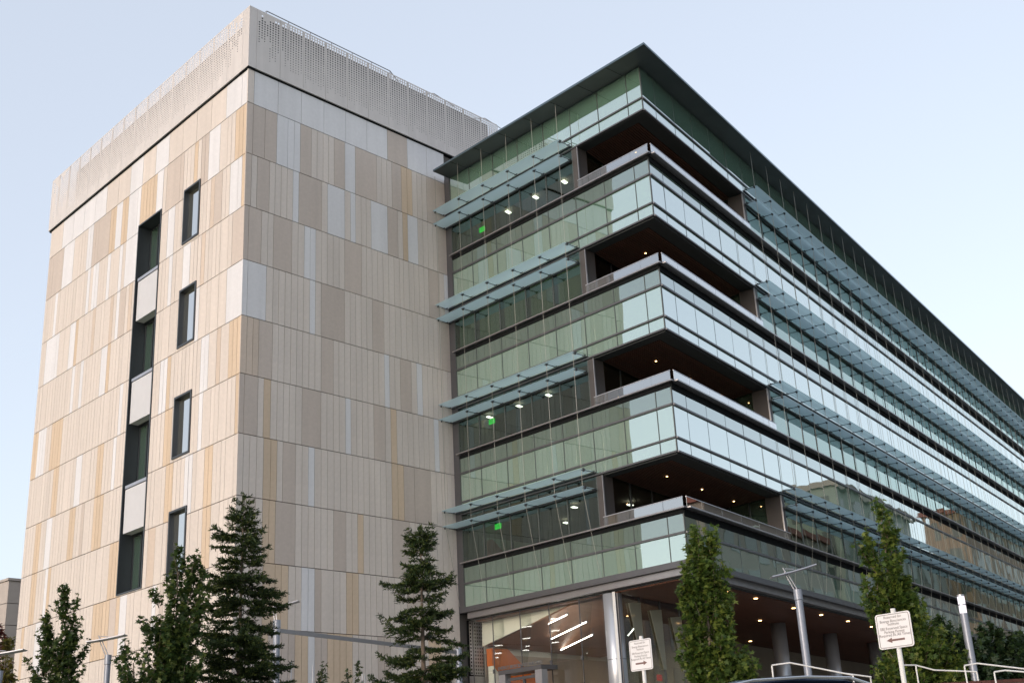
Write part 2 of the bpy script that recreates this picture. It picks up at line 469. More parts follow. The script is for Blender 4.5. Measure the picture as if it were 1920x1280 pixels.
# street running past the long glass face, pavement and plaza between
def strip(name, t0, t1, v0, v1, lift, mat, nt_=60, nv=8):
    me = bpy.data.meshes.new(name); V = []; Fc = []
    for j in range(nv+1):
        for i in range(nt_+1):
            q = W(t0+(t1-t0)*i/nt_, v0+(v1-v0)*j/nv, 0)
            V.append((q.x, q.y, ground_z(q.x, q.y)+lift))
    for j in range(nv):
        for i in range(nt_):
            a = j*(nt_+1)+i; Fc.append((a, a+1, a+nt_+2, a+nt_+1))
    me.from_pydata(V, [], Fc); me.materials.append(MATS[mat])
    o = bpy.data.objects.new(name, me); COL.objects.link(o); o['kind'] = 'structure'
    return o
strip('plaza', -45, 90, -13.0, 11.5, 0.10, 'paving')
strip('pavement', -80, 120, -15.5, -13.2, 0.10, 'paving')
strip('road', -120, 160, -27.0, -15.7, -0.004 + 0.02, 'asphalt', 90)
strip('kerb', -80, 120, -15.7, -15.5, 0.11, 'kerb_stone', 60, 1)
for i in range(14):
    t0 = -70 + i*9
    strip('lane_marking', t0, t0+3.0, -21.45, -21.3, 0.024, 'line_paint', 6, 1)

# ------------------------------------------------------------------ stone clad block
tower = empty('stone_building', (0, 0, ground_z(0, 0)), 'tall block clad in beige and tan stone panels with a perforated rooftop screen', 'building')
RW = 2.286
BASE = GZ - ZO - 0.3
TX = 24.0
def tower_core():
    mb = MB()
    def P(a, b): 
        q = dL*b + Vector((1, 0, 0))*a
        return (q.x, q.y)
    i = 0.06
    # core a few cm behind the panels, with recesses left for the windows (slot and small windows) by stacking strips on the left face
    zt = 1.50
    mb.prism([P(0.97, i), P(TX, i), P(TX, WL-i), P(0.97, WL-i)], BASE+ZO, zt+ZO)
    return mb
tower_core().build('wall_core', 'joint_dark', tower)
SLOT = (6.92, 9.04, -18.24, -1.98)
SMALL = [(3.58, 4.90, -4.45-4.57*k, -1.97-4.57*k) for k in range(4)]
HOLES = [SLOT] + SMALL
def cut(rects, h):
    out = []
    for (a, b, c, d) in rects:
        if b <= h[0]+1e-4 or a >= h[1]-1e-4 or d <= h[2]+1e-4 or c >= h[3]-1e-4:
            out.append((a, b, c, d)); continue
        if a < h[0]: out.append((a, h[0], c, d)); 
        if b > h[1]: out.append((h[1], b, c, d))
        m0, m1 = max(a, h[0]), min(b, h[1])
        if c < h[2]: out.append((m0, m1, c, h[2]))
        if d > h[3]: out.append((m0, m1, h[3], d))
    return [r for r in out if r[1]-r[0] > 0.012 and r[3]-r[2] > 0.012]
# left face core skin behind panels, with the window openings left open
mb = MB()
rects = [(0.14, WL-0.05, BASE, 1.5)]
for h in HOLES: rects = cut(rects, h)
for r in rects: mb.fbox(TLF, r[0], r[1], r[2], r[3], -0.95, -0.055)
mb.build('wall_skin', 'joint_dark', tower)

CM = {'C': 'stone_cream', 'T': 'stone_tan', 'G': 'stone_grey', 'O': 'stone_ochre', 'P': 'stone_peach'}
RROWS={
 0:([0, 0.27, 0.84, 1.42, 1.96, 2.28, 2.59, 3.15, 3.45, 3.76, 4.05, 4.34, 4.92, 5.48, 6.67, 6.96, 7.25, 7.54, 8.09, 8.42, 8.72, 9.02, 9.31, 9.6, 10.74],'TTTGGGTCCCCTGTCCCTOOCCCT'),
 1:([0, 0.25, 0.52, 1.11, 1.38, 1.67, 1.96, 2.25, 2.54, 3.7, 4.0, 4.9, 5.21, 5.48, 5.78, 6.06, 6.33, 7.25, 7.83, 8.12, 8.41, 9.0, 9.3, 9.6, 9.9, 10.21, 10.74],'TCTCCCCGTCGCGCCCGTCOGCCCCT'),
 2:([0, 0.19, 0.78, 1.08, 1.35, 2.23, 2.53, 2.84, 3.13, 3.41, 3.71, 3.99, 4.29, 4.6, 4.89, 5.78, 6.05, 6.35, 6.65, 6.95, 7.26, 7.57, 7.88, 8.1, 8.42, 8.71, 9.0, 9.29, 9.57, 10.21, 10.5, 10.74],'TTCCTCCGGCCCCCTCCCCCCCCCCCCCTCG'),
 3:([0, 0.21, 1.06, 1.37, 1.64, 1.94, 2.23, 2.54, 2.82, 3.13, 3.4, 3.69, 4.88, 5.16, 5.45, 5.74, 6.03, 6.34, 6.96, 7.26, 7.59, 7.9, 8.21, 8.54, 8.85, 9.17, 9.47, 9.76, 10.05, 10.22, 10.74],'GGCCCCCCCGCTCCCCCTCCCCCCCCCCCT'),
 4:([0, 0.24, 0.51, 0.77, 1.39, 1.66, 1.94, 2.24, 2.52, 2.8, 3.11, 3.4, 3.7, 4.3, 4.58, 4.87, 5.17, 5.46, 5.76, 6.05, 6.35, 6.64, 6.95, 7.22, 7.51, 7.81, 8.42, 8.73, 9.04, 9.35, 9.64, 9.93, 10.23, 10.52, 10.74],'PPPTCCCCCCCCTCCCCCCCCCGCCTCGCCCCCC'),
 5:([0, 0.19, 0.79, 1.05, 1.36, 1.65, 1.94, 2.21, 2.5, 2.8, 3.7, 3.99, 4.3, 4.59, 4.91, 5.18, 5.46, 5.76, 6.05, 6.35, 6.95, 7.25, 7.56, 7.86, 8.16, 8.46, 8.76, 9.04, 9.32, 9.63, 9.9, 10.21, 10.48, 10.74],'TTCOCCCCCTCCCCGCCCCTCOCCCCCCCGCCC'),
 6:([0, 0.22, 0.49, 0.79, 1.09, 1.41, 1.69, 1.95, 2.53, 2.83, 3.12, 3.41, 3.72, 4.03, 4.34, 4.65, 4.96, 5.23, 5.52, 5.81, 6.08, 6.36, 6.66, 6.95, 7.25, 7.57, 7.89, 8.46, 9.36, 9.67, 9.98, 10.29, 10.55, 10.74],'CCCCOOCTCCGCCCCCCCCCCCCCOOTTCCCCC'),
 7:([0, 0.32, 0.79, 1.1, 1.38, 1.66, 2.55, 2.84, 3.13, 3.42, 3.72, 4.02, 4.32, 4.91, 5.2, 5.48, 5.77, 6.06, 6.36, 6.65, 6.95, 7.23, 8.14, 8.44, 8.73, 9.03, 9.33, 9.63, 9.93, 10.24, 10.52, 10.74],'CTCOOTCCCCCCTCCOCCCCCTCCCCCCCCC'),
 8:([0, 0.28, 0.59, 0.9, 1.17, 1.69, 1.96, 2.27, 2.58, 2.85, 3.15, 3.45, 3.74, 4.32, 4.62, 4.92, 5.21, 5.51, 5.82, 6.09, 6.38, 6.68, 6.99, 7.29, 7.61, 7.94, 8.28, 8.61, 8.95, 9.29, 9.64, 9.99, 10.74],'CCTTOOOCCGGTCCCOOCCCCCCCCTTCCCCC'),
 9:([0, 0.37, 0.65, 0.92, 1.18, 1.44, 1.74, 2.02, 2.3, 2.59, 2.88, 3.17, 3.47, 3.75, 4.04, 4.33, 4.61, 4.9, 5.2, 5.49, 5.8, 6.11, 6.42, 6.73, 7.05, 7.37, 7.69, 8.02, 8.34, 8.68, 9.01, 9.35, 9.69, 10.04, 10.74],'TTCCOTTTTOOGTTOOOOCCCCTTCCCCCCOOCC'),
 10:([0, 0.45, 0.72, 0.98, 1.24, 1.5, 1.78, 2.06, 2.34, 2.62, 2.91, 3.19, 3.48, 3.76, 4.05, 4.33, 4.61, 4.89, 5.18, 5.47, 5.78, 6.08, 6.38, 6.69, 7.0, 7.32, 7.63, 7.95, 8.27, 8.6, 8.93, 9.26, 9.6, 9.93, 10.74],'TTCCTTTTTTTTTTTTTTCCCCTTCCCCCCOOCC'),
}
LSTR= [(0, 0.05, 0.76, 'O'), (0, 1.73, 2.94, 'G'), (0, 2.83, 3.45, 'T'), (0, 3.76, 4.07, 'O'), (0, 5.14, 6.56, 'T'), (0, 6.75, 7.62, 'G'), (0, 7.58, 8.93, 'O'), (0, 8.97, 10.09, 'G'), (0, 10.05, 10.72, 'O'), (0, 10.79, 11.36, 'G'), (0, 10.88, 11.37, 'G'), (0, 11.34, 12.03, 'O'), (0, 11.89, 13.3, 'T'), (0, 12.87, 13.69, 'T'), (0, 13.61, 14.44, 'G'), (0, 15.53, 15.97, 'O'), (0, 15.99, 17.14, 'G'), (0, 17.1, 18.78, 'T'), (0, 17.14, 17.41, 'G'), (1, -0.07, 0.17, 'O'), (1, 0.21, 1.05, 'G'), (1, 1.68, 2.27, 'T'), (1, 5.76, 6.25, 'G'), (1, 9.05, 10.33, 'G'), (1, 10.67, 10.95, 'G'), (1, 12.98, 13.49, 'G'), (2, 0.1, 0.93, 'T'), (2, 4.15, 4.86, 'G'), (2, 5.66, 6.06, 'G'), (2, 10.5, 10.77, 'G'), (2, 14.51, 15.02, 'O'), (2, 14.99, 15.51, 'G'), (2, 16.91, 18.24, 'G'), (3, 0.04, 1.13, 'G'), (3, 11.0, 11.4, 'O'), (3, 11.38, 12.04, 'G'), (3, 14.74, 15.05, 'G'), (4, 0.05, 0.87, 'O'), (4, 2.41, 3.06, 'G'), (4, 5.39, 5.77, 'O'), (4, 9.58, 9.93, 'G'), (4, 10.98, 11.43, 'O'), (4, 15.69, 16.84, 'O'), (4, 17.35, 18.44, 'G'), (4, 18.4, 18.89, 'O'), (5, 0.09, 0.24, 'O'), (5, 2.58, 3.0, 'G'), (5, 5.16, 5.77, 'O'), (5, 9.83, 10.18, 'G'), (5, 11.12, 11.66, 'O'), (5, 11.24, 11.82, 'O'), (5, 13.15, 13.72, 'G'), (5, 15.73, 16.25, 'O'), (6, 0.58, 0.88, 'O'), (6, 0.61, 0.87, 'O'), (6, 1.8, 2.41, 'O'), (6, 1.82, 2.38, 'O'), (6, 3.59, 3.88, 'G'), (6, 4.83, 5.35, 'O'), (6, 10.95, 11.63, 'O'), (6, 13.55, 14.02, 'O'), (6, 15.97, 16.58, 'G'), (6, 17.16, 17.83, 'O'), (7, 1.81, 2.34, 'O'), (7, 9.11, 9.78, 'O'), (7, 13.06, 13.33, 'G'), (7, 15.65, 16.05, 'O'), (7, 17.14, 17.8, 'O'), (8, 8.18, 8.57, 'G'), (8, 8.56, 9.05, 'O'), (8, 9.03, 9.68, 'T'), (8, 9.26, 10.74, 'O'), (8, 9.65, 10.05, 'O'), (8, 10.04, 10.27, 'G'), (8, 10.29, 10.97, 'O'), (8, 16.21, 16.7, 'G'), (8, 17.92, 18.44, 'O')]

panels = []     # (frame, s0, s1, z0, z1, colour)
gj, gp = 0.014, 0.0085
for r, (ed, cs) in RROWS.items():
    z1, z0 = -r*RW-gj, -(r+1)*RW+gj
    z0 = max(z0, BASE)
    for a, b, c in zip(ed[:-1], ed[1:], cs):
        panels.append((TRF, (a+gp if a > 0 else -0.028), b-gp, z0, z1, c))
# top band, right face
be = [0, 0.28] + [0.28+1.172*k for k in range(1, 9)] + [10.74]
for k, (a, b) in enumerate(zip(be[:-1], be[1:])):
    panels.append((TRF, (a+gp if a > 0 else -0.028), b-gp, gj, 1.53, 'T' if k == 7 else ('C' if k == 0 else 'G')))
# left face
rng = random.Random(3)
for r in range(0, 12):
    z1, z0 = -r*RW-gj, max(-(r+1)*RW+gj, BASE)
    if z0 >= z1-0.05: continue
    s = 0.0
    st = [x for x in LSTR if x[0] == r]
    first = True
    while s < WL-0.02:
        def colat(m):
            for x in st:
                if x[1] <= m <= x[2]: return x[3]
            return None
        c = colat(s+0.15)
        e = s+0.30
        if c in ('T', 'G') and rng.random() < 0.6:
            while e < s+1.1 and colat(e+0.15) == c: e += 0.30
        if c is None:
            c = 'C' if rng.random() < 0.90 else rng.choice('TGP')
            if rng.random() < 0.15: e = s+0.6
        if WL-e < 0.2: e = WL
        e = min(e, WL)
        panels.append((TLF, (0.003 if first else s+gp), e-gp, z0, z1, c))
        s = e; first = False
s = 0.0; k = 0
while s < WL-0.02:
    e = min(WL, 0.48 if k == 0 else s+1.21)
    if WL-e < 0.3: e = WL
    panels.append((TLF, s+(gp if k else 0.003), e-gp, gj, 1.53, 'C' if rng.random() < 0.6 else 'G'))
    s = e; k += 1
flat = []
for F, a, b, z0, z1, c in panels:
    rc = [(a, b, z0, z1)]
    if F is TLF:
        for h in HOLES: rc = cut(rc, h)
    for q in rc: flat.append((F, *q, c))
area = [scrarea([F.p(a, 0, z0), F.p(b, 0, z0), F.p(b, 0, z1), F.p(a, 0, z1)]) for F, a, b, z0, z1, c in flat]
order = sorted(range(len(flat)), key=lambda i: -area[i])
big = set(order[:300])
rest = {c: MB() for c in CM}
for i, (F, a, b, z0, z1, c) in enumerate(flat):
    jit = ((i*37) % 7)*0.0005
    if i in big: piece('cladding_panel', F, a, b, z0, z1, -0.045, jit, CM[c], tower)
    else: rest[c].fbox(F, a, b, z0, z1, -0.045, jit)
for c, m in rest.items():
    if m.f: tag(m.build('cladding_panels', CM[c], tower), kind='stuff')

# dark reveal line under the screen, roof slab
mb = MB()
mb.fbox(TRF, -0.05, TX, 1.535, 1.59, -0.6, 0.04)
mb.fbox(TLF, 0.0, 6.6, 1.535, 1.59, -0.6, 0.04)
mb.fbox(TLF, 6.6, WL+0.16, 1.52, 1.59, -0.6, 0.05)
mb.build('reveal_strip', 'black_joint', tower)
mb = MB()
q = [dL*0.9+Vector((0.9, 0, 0)), Vector((TX, 0.9, 0)), dL*(WL-0.9)+Vector((TX, 0, 0)), dL*(WL-0.9)+Vector((0.9, 0, 0))]
mb.prism([(p.x, p.y) for p in q], 1.52+ZO, 1.9+ZO)
mb.build('roof', 'screen_back', tower)
# perforated screen, each sheet with real holes
def screen_sheet(F, s0, s1, z0, z1, o, corner, seed, fold):
    rg = random.Random(seed)
    mb = MB()
    g = 0.006
    a0, a1 = s0+g, s1-g
    mg = 0.04
    nc = max(1, int(round((a1-a0-2*mg)/0.138)))
    cw = (a1-a0-2*mg)/nc
    zt, zb = z1-0.05, z0+0.10
    nr = int((zt-zb)/0.118); ch = (zt-zb)/nr
    def qd(sa, sb, za, zb_): mb.quad(F.p(sa, o, za), F.p(sb, o, za), F.p(sb, o, zb_), F.p(sa, o, zb_))
    qd(a0, a0+mg, z0, z1); qd(a1-mg, a1, z0, z1)
    qd(a0+mg, a1-mg, zt, z1); qd(a0+mg, a1-mg, z0, zb)
    # turned edges
    for sa in (a0, a1): mb.quad(F.p(sa, o, z0), F.p(sa, o-0.05, z0), F.p(sa, o-0.05, z1), F.p(sa, o, z1))
    mb.quad(F.p(a0, o, z1), F.p(a1, o, z1), F.p(a1, o-0.06, z1), F.p(a0, o-0.06, z1))
    mb.quad(F.p(a0, o, z0), F.p(a1, o, z0), F.p(a1, o-0.06, z0), F.p(a0, o-0.06, z0))
    for ci in range(nc):
        sc_ = a0+mg+cw*(ci+0.5)
        dens = min(1.0, max(0.0, (corner(sc_)-0.1)/1.9))
        low = rg.uniform(0.80, 0.90) if dens > 0.95 else rg.uniform(0.45, 0.85)
        st_ = rg.uniform(0, 0.3)*(1-dens)
        on = True; run = 0
        r = 0
        solid0 = None
        for ri in range(nr):
            zc = zt-ch*(ri+0.5); u = (ri+0.5)/nr
            if run <= 0:
                on = rg.random() < (0.42+0.85*dens) ; run = rg.randint(2, 6)
            run -= 1
            hole = u < low and u > st_ and (dens > 0.9 or on)
            rad = 0.046*(1-0.72*u)
            if not hole:
                if solid0 is None: solid0 = zc+ch/2
                continue
            if solid0 is not None:
                qd(sc_-cw/2, sc_+cw/2, zc+ch/2, solid0); solid0 = None
            hw, hh = cw/2, ch/2
            outer = [(hw, 0), (hw, hh), (0, hh), (-hw, hh), (-hw, 0), (-hw, -hh), (0, -hh), (hw, -hh)]
            n = len(mb.v)
            for k, (dx, dz) in enumerate(outer):
                mb.v.append(tuple(F.p(sc_+dx, o, zc+dz)))
            for k in range(8):
                t = math.pi*k/4
                mb.v.append(tuple(F.p(sc_+rad*math.cos(t), o, zc+rad*math.sin(t))))
            for k in range(8):
                j = (k+1) % 8
                mb.f.append((n+k, n+j, n+8+j, n+8+k))
        if solid0 is not None: qd(sc_-cw/2, sc_+cw/2, zb, solid0)
    return mb
S0, S1, SOF = 1.605, 4.47, 0.09
ed = [-SOF, 0.28] + [0.28+1.178*k for k in range(1, 13)]
for k, (a, b) in enumerate(zip(ed[:-1], ed[1:])):
    if k == 0:
        mb = MB(); mb.fbox(TRF, a, b-0.006, S0, S1, SOF-0.02, SOF); mb.build('screen_panel', 'screen_metal', tower)
    else:
        screen_sheet(TRF, a, b, S0, S1, SOF, lambda s: s, 100+k, 0).build('screen_panel', 'screen_metal', tower, fix=False)
ed = [-SOF-0.005, 0.40] + [0.40+1.19*k for k in range(1, 16)] + [WL+0.25]
ed = [e for e in ed if e < WL-0.3] + [WL+0.22]
for k, (a, b) in enumerate(zip(ed[:-1], ed[1:])):
    if k == 0:
        mb = MB(); mb.fbox(TLF, a, b-0.006, S0, S1, SOF-0.02, SOF); mb.build('screen_panel', 'screen_metal', tower)
    else:
        screen_sheet(TLF, a, b, S0, S1, SOF, lambda s: min(s, WL+0.1-s), 200+k, 0).build('screen_panel', 'screen_metal', tower, fix=False)
# plant room wall behind the screen, stopping short of its top
mb = MB()
mb.fbox(TRF, 0.8, 14.6, 1.9, 4.92, -0.95, -0.8)
mb.fbox(TLF, 0.8, WL-0.6, 1.9, 4.92, -0.95, -0.8)
mb.build('screen_backing', 'screen_back', tower)
# roof railing seen above the screen
mb = MB()
rp = [(0.87, 4.76), (2.0, 4.76), (3.15, 4.76), (4.3, 4.76), (5.45, 4.76), (6.55, 4.76), (7.65, 4.76)]
for s, z in rp: mb.tube(TRF.p(s, -0.12, 3.6), TRF.p(s, -0.12, z), 0.018, seg=6)
mb.tube(TRF.p(0.87, -0.12, 4.76), TRF.p(7.65, -0.12, 4.76), 0.024, seg=6)
mb.tube(TRF.p(7.65, -0.12, 4.76), TRF.p(8.2, -0.12, 4.36), 0.024, seg=6)
mb.tube(TRF.p(0.87, -0.12, 4.76), TRF.p(0.87, -0.9, 4.70), 0.012, seg=6)
mb.build('roof_railing', 'frame_light', tower)
for a in (10.15, 13.55):
    mb = MB()
    mb.tube(TRF.p(a-0.6, -0.9, 4.72), TRF.p(a+0.25, -0.15, 4.72), 0.02, seg=6)
    mb.tube(TRF.p(a+0.25, -0.15, 4.72), TRF.p(a+0.25, -0.15, 4.0), 0.02, seg=6)
    mb.tube(TRF.p(a+0.25, -0.15, 4.72), TRF.p(a+1.6, -0.15, 4.55), 0.02, seg=6)
    mb.build('roof_railing', 'frame_light', tower)

# tall window slot on the left face
a, b, z0, z1 = SLOT
bay = MB()
t = 0.055
bay.fbox(TLF, a-0.01, a+t, z0, z1, -0.62, 0.03); bay.fbox(TLF, b-t, b+0.01, z0, z1, -0.62, 0.03)
bay.fbox(TLF, a+t, b-t, z1-t, z1+0.01, -0.62, 0.03); bay.fbox(TLF, a+t, b-t, z0-0.01, z0+t, -0.62, 0.03)
bayo = bay.build('window_bay', 'frame_dark', tower)
mb = MB(); mb.fbox(TLF, a, b, z0, z1, -0.94, -0.80); mb.build('backing', 'joint_dark', bayo)
SP = [(-4.58, -6.57), (-9.18, -11.16), (-13.80, -15.78)]
tops = [z1-t] + [p[1] for p in SP]; bots = [p[0] for p in SP] + [z0+t]
for (zt, zb) in SP:
    piece('spandrel_panel', TLF, a+t+0.004, b-t-0.13, zb, zt-0.17, -0.40, -0.03, 'panel_metal', bayo)
    piece('sill', TLF, a+t+0.004, b-t-0.11, zt-0.13, zt, -0.42, -0.01, 'alum', bayo)
    mb = MB(); mb.fbox(TLF, a+t+0.004, b-t-0.004, zb, zt-0.15, -0.60, -0.42); mb.build('spandrel_frame', 'frame_dark', bayo)
for zt, zb in zip(tops, bots):
    w0, w1 = a+t, b-t
    piece('pane', TLF, w0+0.06, w1-0.72, zb+0.05, zt-0.06, -0.60, -0.585, 'glass_vision', bayo)
    piece('pane', TLF, w1-0.66, w1-0.06, zb+0.05, zt-0.06, -0.60, -0.585, 'glass_spandrel_dark', bayo)
    mb = MB()
    mb.fbox(TLF, w0, w1, zb, zb+0.05, -0.62, -0.55); mb.fbox(TLF, w0, w1, zt-0.06, zt, -0.62, -0.55)
    mb.fbox(TLF, w0, w0+0.06, zb+0.05, zt-0.06, -0.62, -0.55); mb.fbox(TLF, w1-0.06, w1, zb+0.05, zt-0.06, -0.62, -0.55)
    mb.fbox(TLF, w1-0.72, w1-0.66, zb+0.05, zt-0.06, -0.62, -0.55)
    mb.build('pane_frame', 'frame_dark', bayo)
    mb = MB(); mb.fbox(TLF, w0+0.1, w1-0.9, zb+0.05, zt-0.1, -0.72, -0.70); mb.build('blind', 'blind', bayo)
for (a, b, z0, z1) in SMALL:
    mb = MB(); t = 0.06
    mb.fbox(TLF, a-0.02, a+t, z0-0.02, z1+0.02, -0.21, 0.05); mb.fbox(TLF, b-t, b+0.02, z0-0.02, z1+0.02, -0.21, 0.05)
    mb.fbox(TLF, a+t, b-t, z1-t, z1+0.02, -0.21, 0.05); mb.fbox(TLF, a+t, b-t, z0-0.02, z0+t, -0.21, 0.05)
    fo = mb.build('window', 'frame_dark', tower)
    piece('pane', TLF, a+t, b-t, z0+t, z1-t, -0.17, -0.155, 'glass_window_mirror', fo)

# ------------------------------------------------------------------ glass wing
wing = empty('glass_building', (PG.x, PG.y, GZ), 'long green glass block with stacked open corner balconies and a dark overhanging roof', 'building')
FLH = 4.57
LE = [0.38, 1.70, 3.29, 4.89, 6.49, 8.08, 9.66, 11.24, 11.985]
RE = [0.015] + [1.12+1.65*k for k in range(0, 42)]
RE = [x for x in RE if x <= TEND]
TEND = RE[-1]
BAL_S, BAL_T = 8.40, 9.12
VB = DW - BAL_S                     # balcony depth from the long face
# roof with a sharp overhanging edge
OL, OR = 1.02, 0.90
def roofring(ol, orr, z, yl):
    """plan loop of the roof, offset beyond the two glass faces; the left end stops short of the tower"""
    pa = PI_ + nL*ol; pb = PG + nR*orr
    A = Matrix(((-dL.x, -dR.x), (-dL.y, -dR.y))); rhs = Vector((pb.x-pa.x, pb.y-pa.y))
    s, t_ = A.inverted() @ rhs
    g = pa - dL*s
    c0 = pa + dL*yl
    return [Vector((c0.x, c0.y, z+ZO)), Vector((g.x, g.y, z+ZO)), FR_.p(TEND+0.5, orr, z), W(TEND+0.5, 11.7, z), W(0.5, 11.7, z)]
inner, outer, outer2 = roofring(-0.30, -0.30, 0.155, -0.30), roofring(OL, OR, 0.125, -0.42), roofring(OL, OR, 0.215, -0.42)
mb = MB()
for i in range(2): mb.quad(inner[i], inner[i+1], outer[i+1], outer[i])
mb.quad(inner[0], outer[0], outer2[0], inner[0]+Vector((0, 0, 0.06)))
so = mb.build('roof_soffit', 'roof_dark', wing, fix=False)
# sheet joints of the soffit
mb = MB()
for k in range(1, 8): mb.hexa([FL.p(1.59*k-0.008, 0.02, 0.14), FL.p(1.59*k+0.008, 0.02, 0.14), FL.p(1.59*k+0.008, OL-0.03, 0.118), FL.p(1.59*k-0.008, OL-0.03, 0.118), FL.p(1.59*k-0.008, 0.02, 0.15), FL.p(1.59*k+0.008, 0.02, 0.15), FL.p(1.59*k+0.008, OL-0.03, 0.13), FL.p(1.59*k-0.008, OL-0.03, 0.13)])
tag(mb.build('soffit_joints', 'black_joint', wing), kind='stuff')
mb = MB()
for i in range(2): mb.quad(outer[i], outer[i+1], outer2[i+1], outer2[i])
mb.build('roof_edge', 'roof_edge', wing, fix=False)
mb = MB(); mb.poly(outer2); mb.poly(inner); mb.build('roof', 'roof_dark', wing, fix=False)

spd = []       # spandrel cells (frame, s0, s1, z0, z1, material)
vis = []       # window cells
mul = MB()     # vertical joints
trn = MB()     # projecting transoms
ldg = MB()     # ledges
gap = MB()     # black strip under each ledge, colour stands in for the shade there
def cells(F, E, z0, z1, mat, lst, lo=-1e9, hi=1e9):
    for a, b in zip(E[:-1], E[1:]):
        if a >= lo-0.4 and b <= hi+0.4: lst.append((F, a+0.022, b-0.022, z0, z1, mat))
GROUPS = []
for F, E, end in ((FL, LE, DW), (FR_, RE, TEND)):
    s_a = E[0]
    cells(F, E, -1.24, 0.12, 'glass_spandrel', spd); cells(F, E, -1.77, -1.30, 'glass_spandrel', spd)
    bands = [(0.13, -1.79)]
    trn.fbox(F, s_a, end, -1.30, -1.24, -0.05, 0.05); trn.fbox(F, s_a, end, -1.83, -1.77, -0.05, 0.05)
    for f in range(4):
        b = -FLH*f
        last = f == 3
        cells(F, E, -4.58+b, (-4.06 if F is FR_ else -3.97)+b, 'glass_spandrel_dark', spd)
        if not last:
            cells(F, E, -5.80+b, -4.65+b, 'glass_spandrel', spd); cells(F, E, -6.31+b, -5.86+b, 'glass_spandrel', spd)
            trn.fbox(F, s_a, end, -5.86+b, -5.80+b, -0.05, 0.06); trn.fbox(F, s_a, end, -6.37+b, -6.31+b, -0.05, 0.06)
            bands.append((-3.9+b, -6.34+b))
        else:
            cells(F, E, -19.24, -4.65+b, 'glass_spandrel', spd)
            bands.append((-3.9+b, -19.24))
        trn.fbox(F, s_a, end, -4.65+b, -4.58+b, -0.05, 0.06)
        ldg.fbox(F, s_a-0.05, end+(0.18 if F is FL else 0.0), -3.81+b, -3.76+b, -0.05, 0.18 if F is FL else 0.30)
        gap.fbox(F, s_a, end, (-4.05 if F is FR_ else -3.965)+b, -3.815+b, -0.06, 0.03)  # no real gap: black strip standing in for the shade under the ledge
    for zt, zb in bands:
        for x in E: mul.fbox(F, x-0.016, x+0.016, zb, zt, -0.04, (0.006 if F is FL else -0.002))
# windows between the bands
for f in range(4):
    b = -FLH*f
    cells(FL, LE, -3.76+b, -1.83+b, 'glass_vision', vis, hi=8.1)
    cells(FR_, RE, -3.76+b, -1.83+b, 'glass_vision', vis, lo=BAL_T)
    for x in LE:
        if x < 8.2: mul.fbox(FL, x-0.03, x+0.03, -3.76+b, -1.83+b, -0.10, 0.015)
    for x in RE:
        if x > BAL_T+0.1: mul.fbox(FR_, x-0.03, x+0.03, -3.76+b, -1.83+b, -0.10, 0.015)
tag(mul.build('mullion_frame', 'glass_joint', wing), kind='stuff')
tag(trn.build('transom_frame', 'frame_steel', wing), kind='stuff')
tag(ldg.build('ledge', 'frame_light', wing), kind='stuff')
tag(gap.build('ledge_shade_strip', 'black_joint', wing), kind='stuff')
def place_cells(lst, name, restname, o0=-0.03, o1=-0.005):
    ar = [scrarea([F.p(a, 0, z0), F.p(b_, 0, z0), F.p(b_, 0, z1), F.p(a, 0, z1)]) for F, a, b_, z0, z1, m in lst]
    od = sorted(range(len(lst)), key=lambda i: -ar[i]); bigs = set(od[:300]); rs = {}
    for i, (F, a, b_, z0, z1, m) in enumerate(lst):
        if i in bigs: piece(name, F, a, b_, z0, z1, o0, o1, m, wing)
        else: rs.setdefault(m, MB()).fbox(F, a, b_, z0, z1, o0, o1)
    for m, x in rs.items(): tag(x.build(restname, m, wing), kind='stuff')
place_cells(spd, 'spandrel_panel', 'spandrel_panels')
place_cells(vis, 'window_pane', 'window_panes')
# inner corner post, bottom fascia and trim
mb = MB()
mb.fbox(FL, 0.0, 0.36, -19.45, 0.16, -0.3, 0.02)
mb.build('corner_post', 'frame_steel', wing)
mb = MB()
for F, e0, e1 in ((FL, 0.36, DW+0.05), (FR_, -0.0, TEND)):
    mb.fbox(F, e0, e1, -19.46, -19.25, -0.12, 0.05)
mb.build('fascia', 'frame_steel', wing)
mb = MB()
for F, e0, e1 in ((FL, 0.36, DW-0.2), (FR_, 0.2, TEND)):
    mb.fbox(F, e0, e1, -19.70, -19.465, -0.35, -0.12)
mb.build('soffit_trim', 'frame_light', wing)

# floors: slabs behind the spandrel bands
def para(mb, t0, t1, v0, v1, z0, z1):
    mb.prism([(q.x, q.y) for q in (W(t0, v0, 0), W(t1, v0, 0), W(t1, v1, 0), W(t0, v1, 0))], z0+ZO, z1+ZO)
for f in range(4):
    b = -FLH*f
    mb = MB(); para(mb, 0.25, TEND, 0.25, 11.7, -6.25+b if f < 3 else -19.44, -3.99+b)
    mb.build('floor_slab', 'interior_ceiling', wing)
mb = MB(); para(mb, 0.25, TEND, 0.25, 11.7, -1.72, 0.12); mb.build('floor_slab', 'interior_ceiling', wing)
mb = MB()
for f in range(4):
    b = -FLH*f
    ztop = -1.73+b if f == 0 else -6.26+b+FLH
    para(mb, 6.5, TEND, 7.6, 7.8, -3.985+b, ztop)
    para(mb, 0.3, TEND, 11.5, 11.7, -3.985+b, ztop)
    for t_ in (14.0, 22.5, 31.0, 39.0, 47.0, 55.0, 63.0): para(mb, t_, t_+0.15, 1.2, 7.58, -3.985+b, ztop)
mb.build('partition_wall', 'interior_wall', wing)
mb = MB(); para(mb, TEND+0.02, TEND+0.3, 0.05, 11.7, -19.44, 0.12); mb.build('end_wall', 'stone_tan', wing)
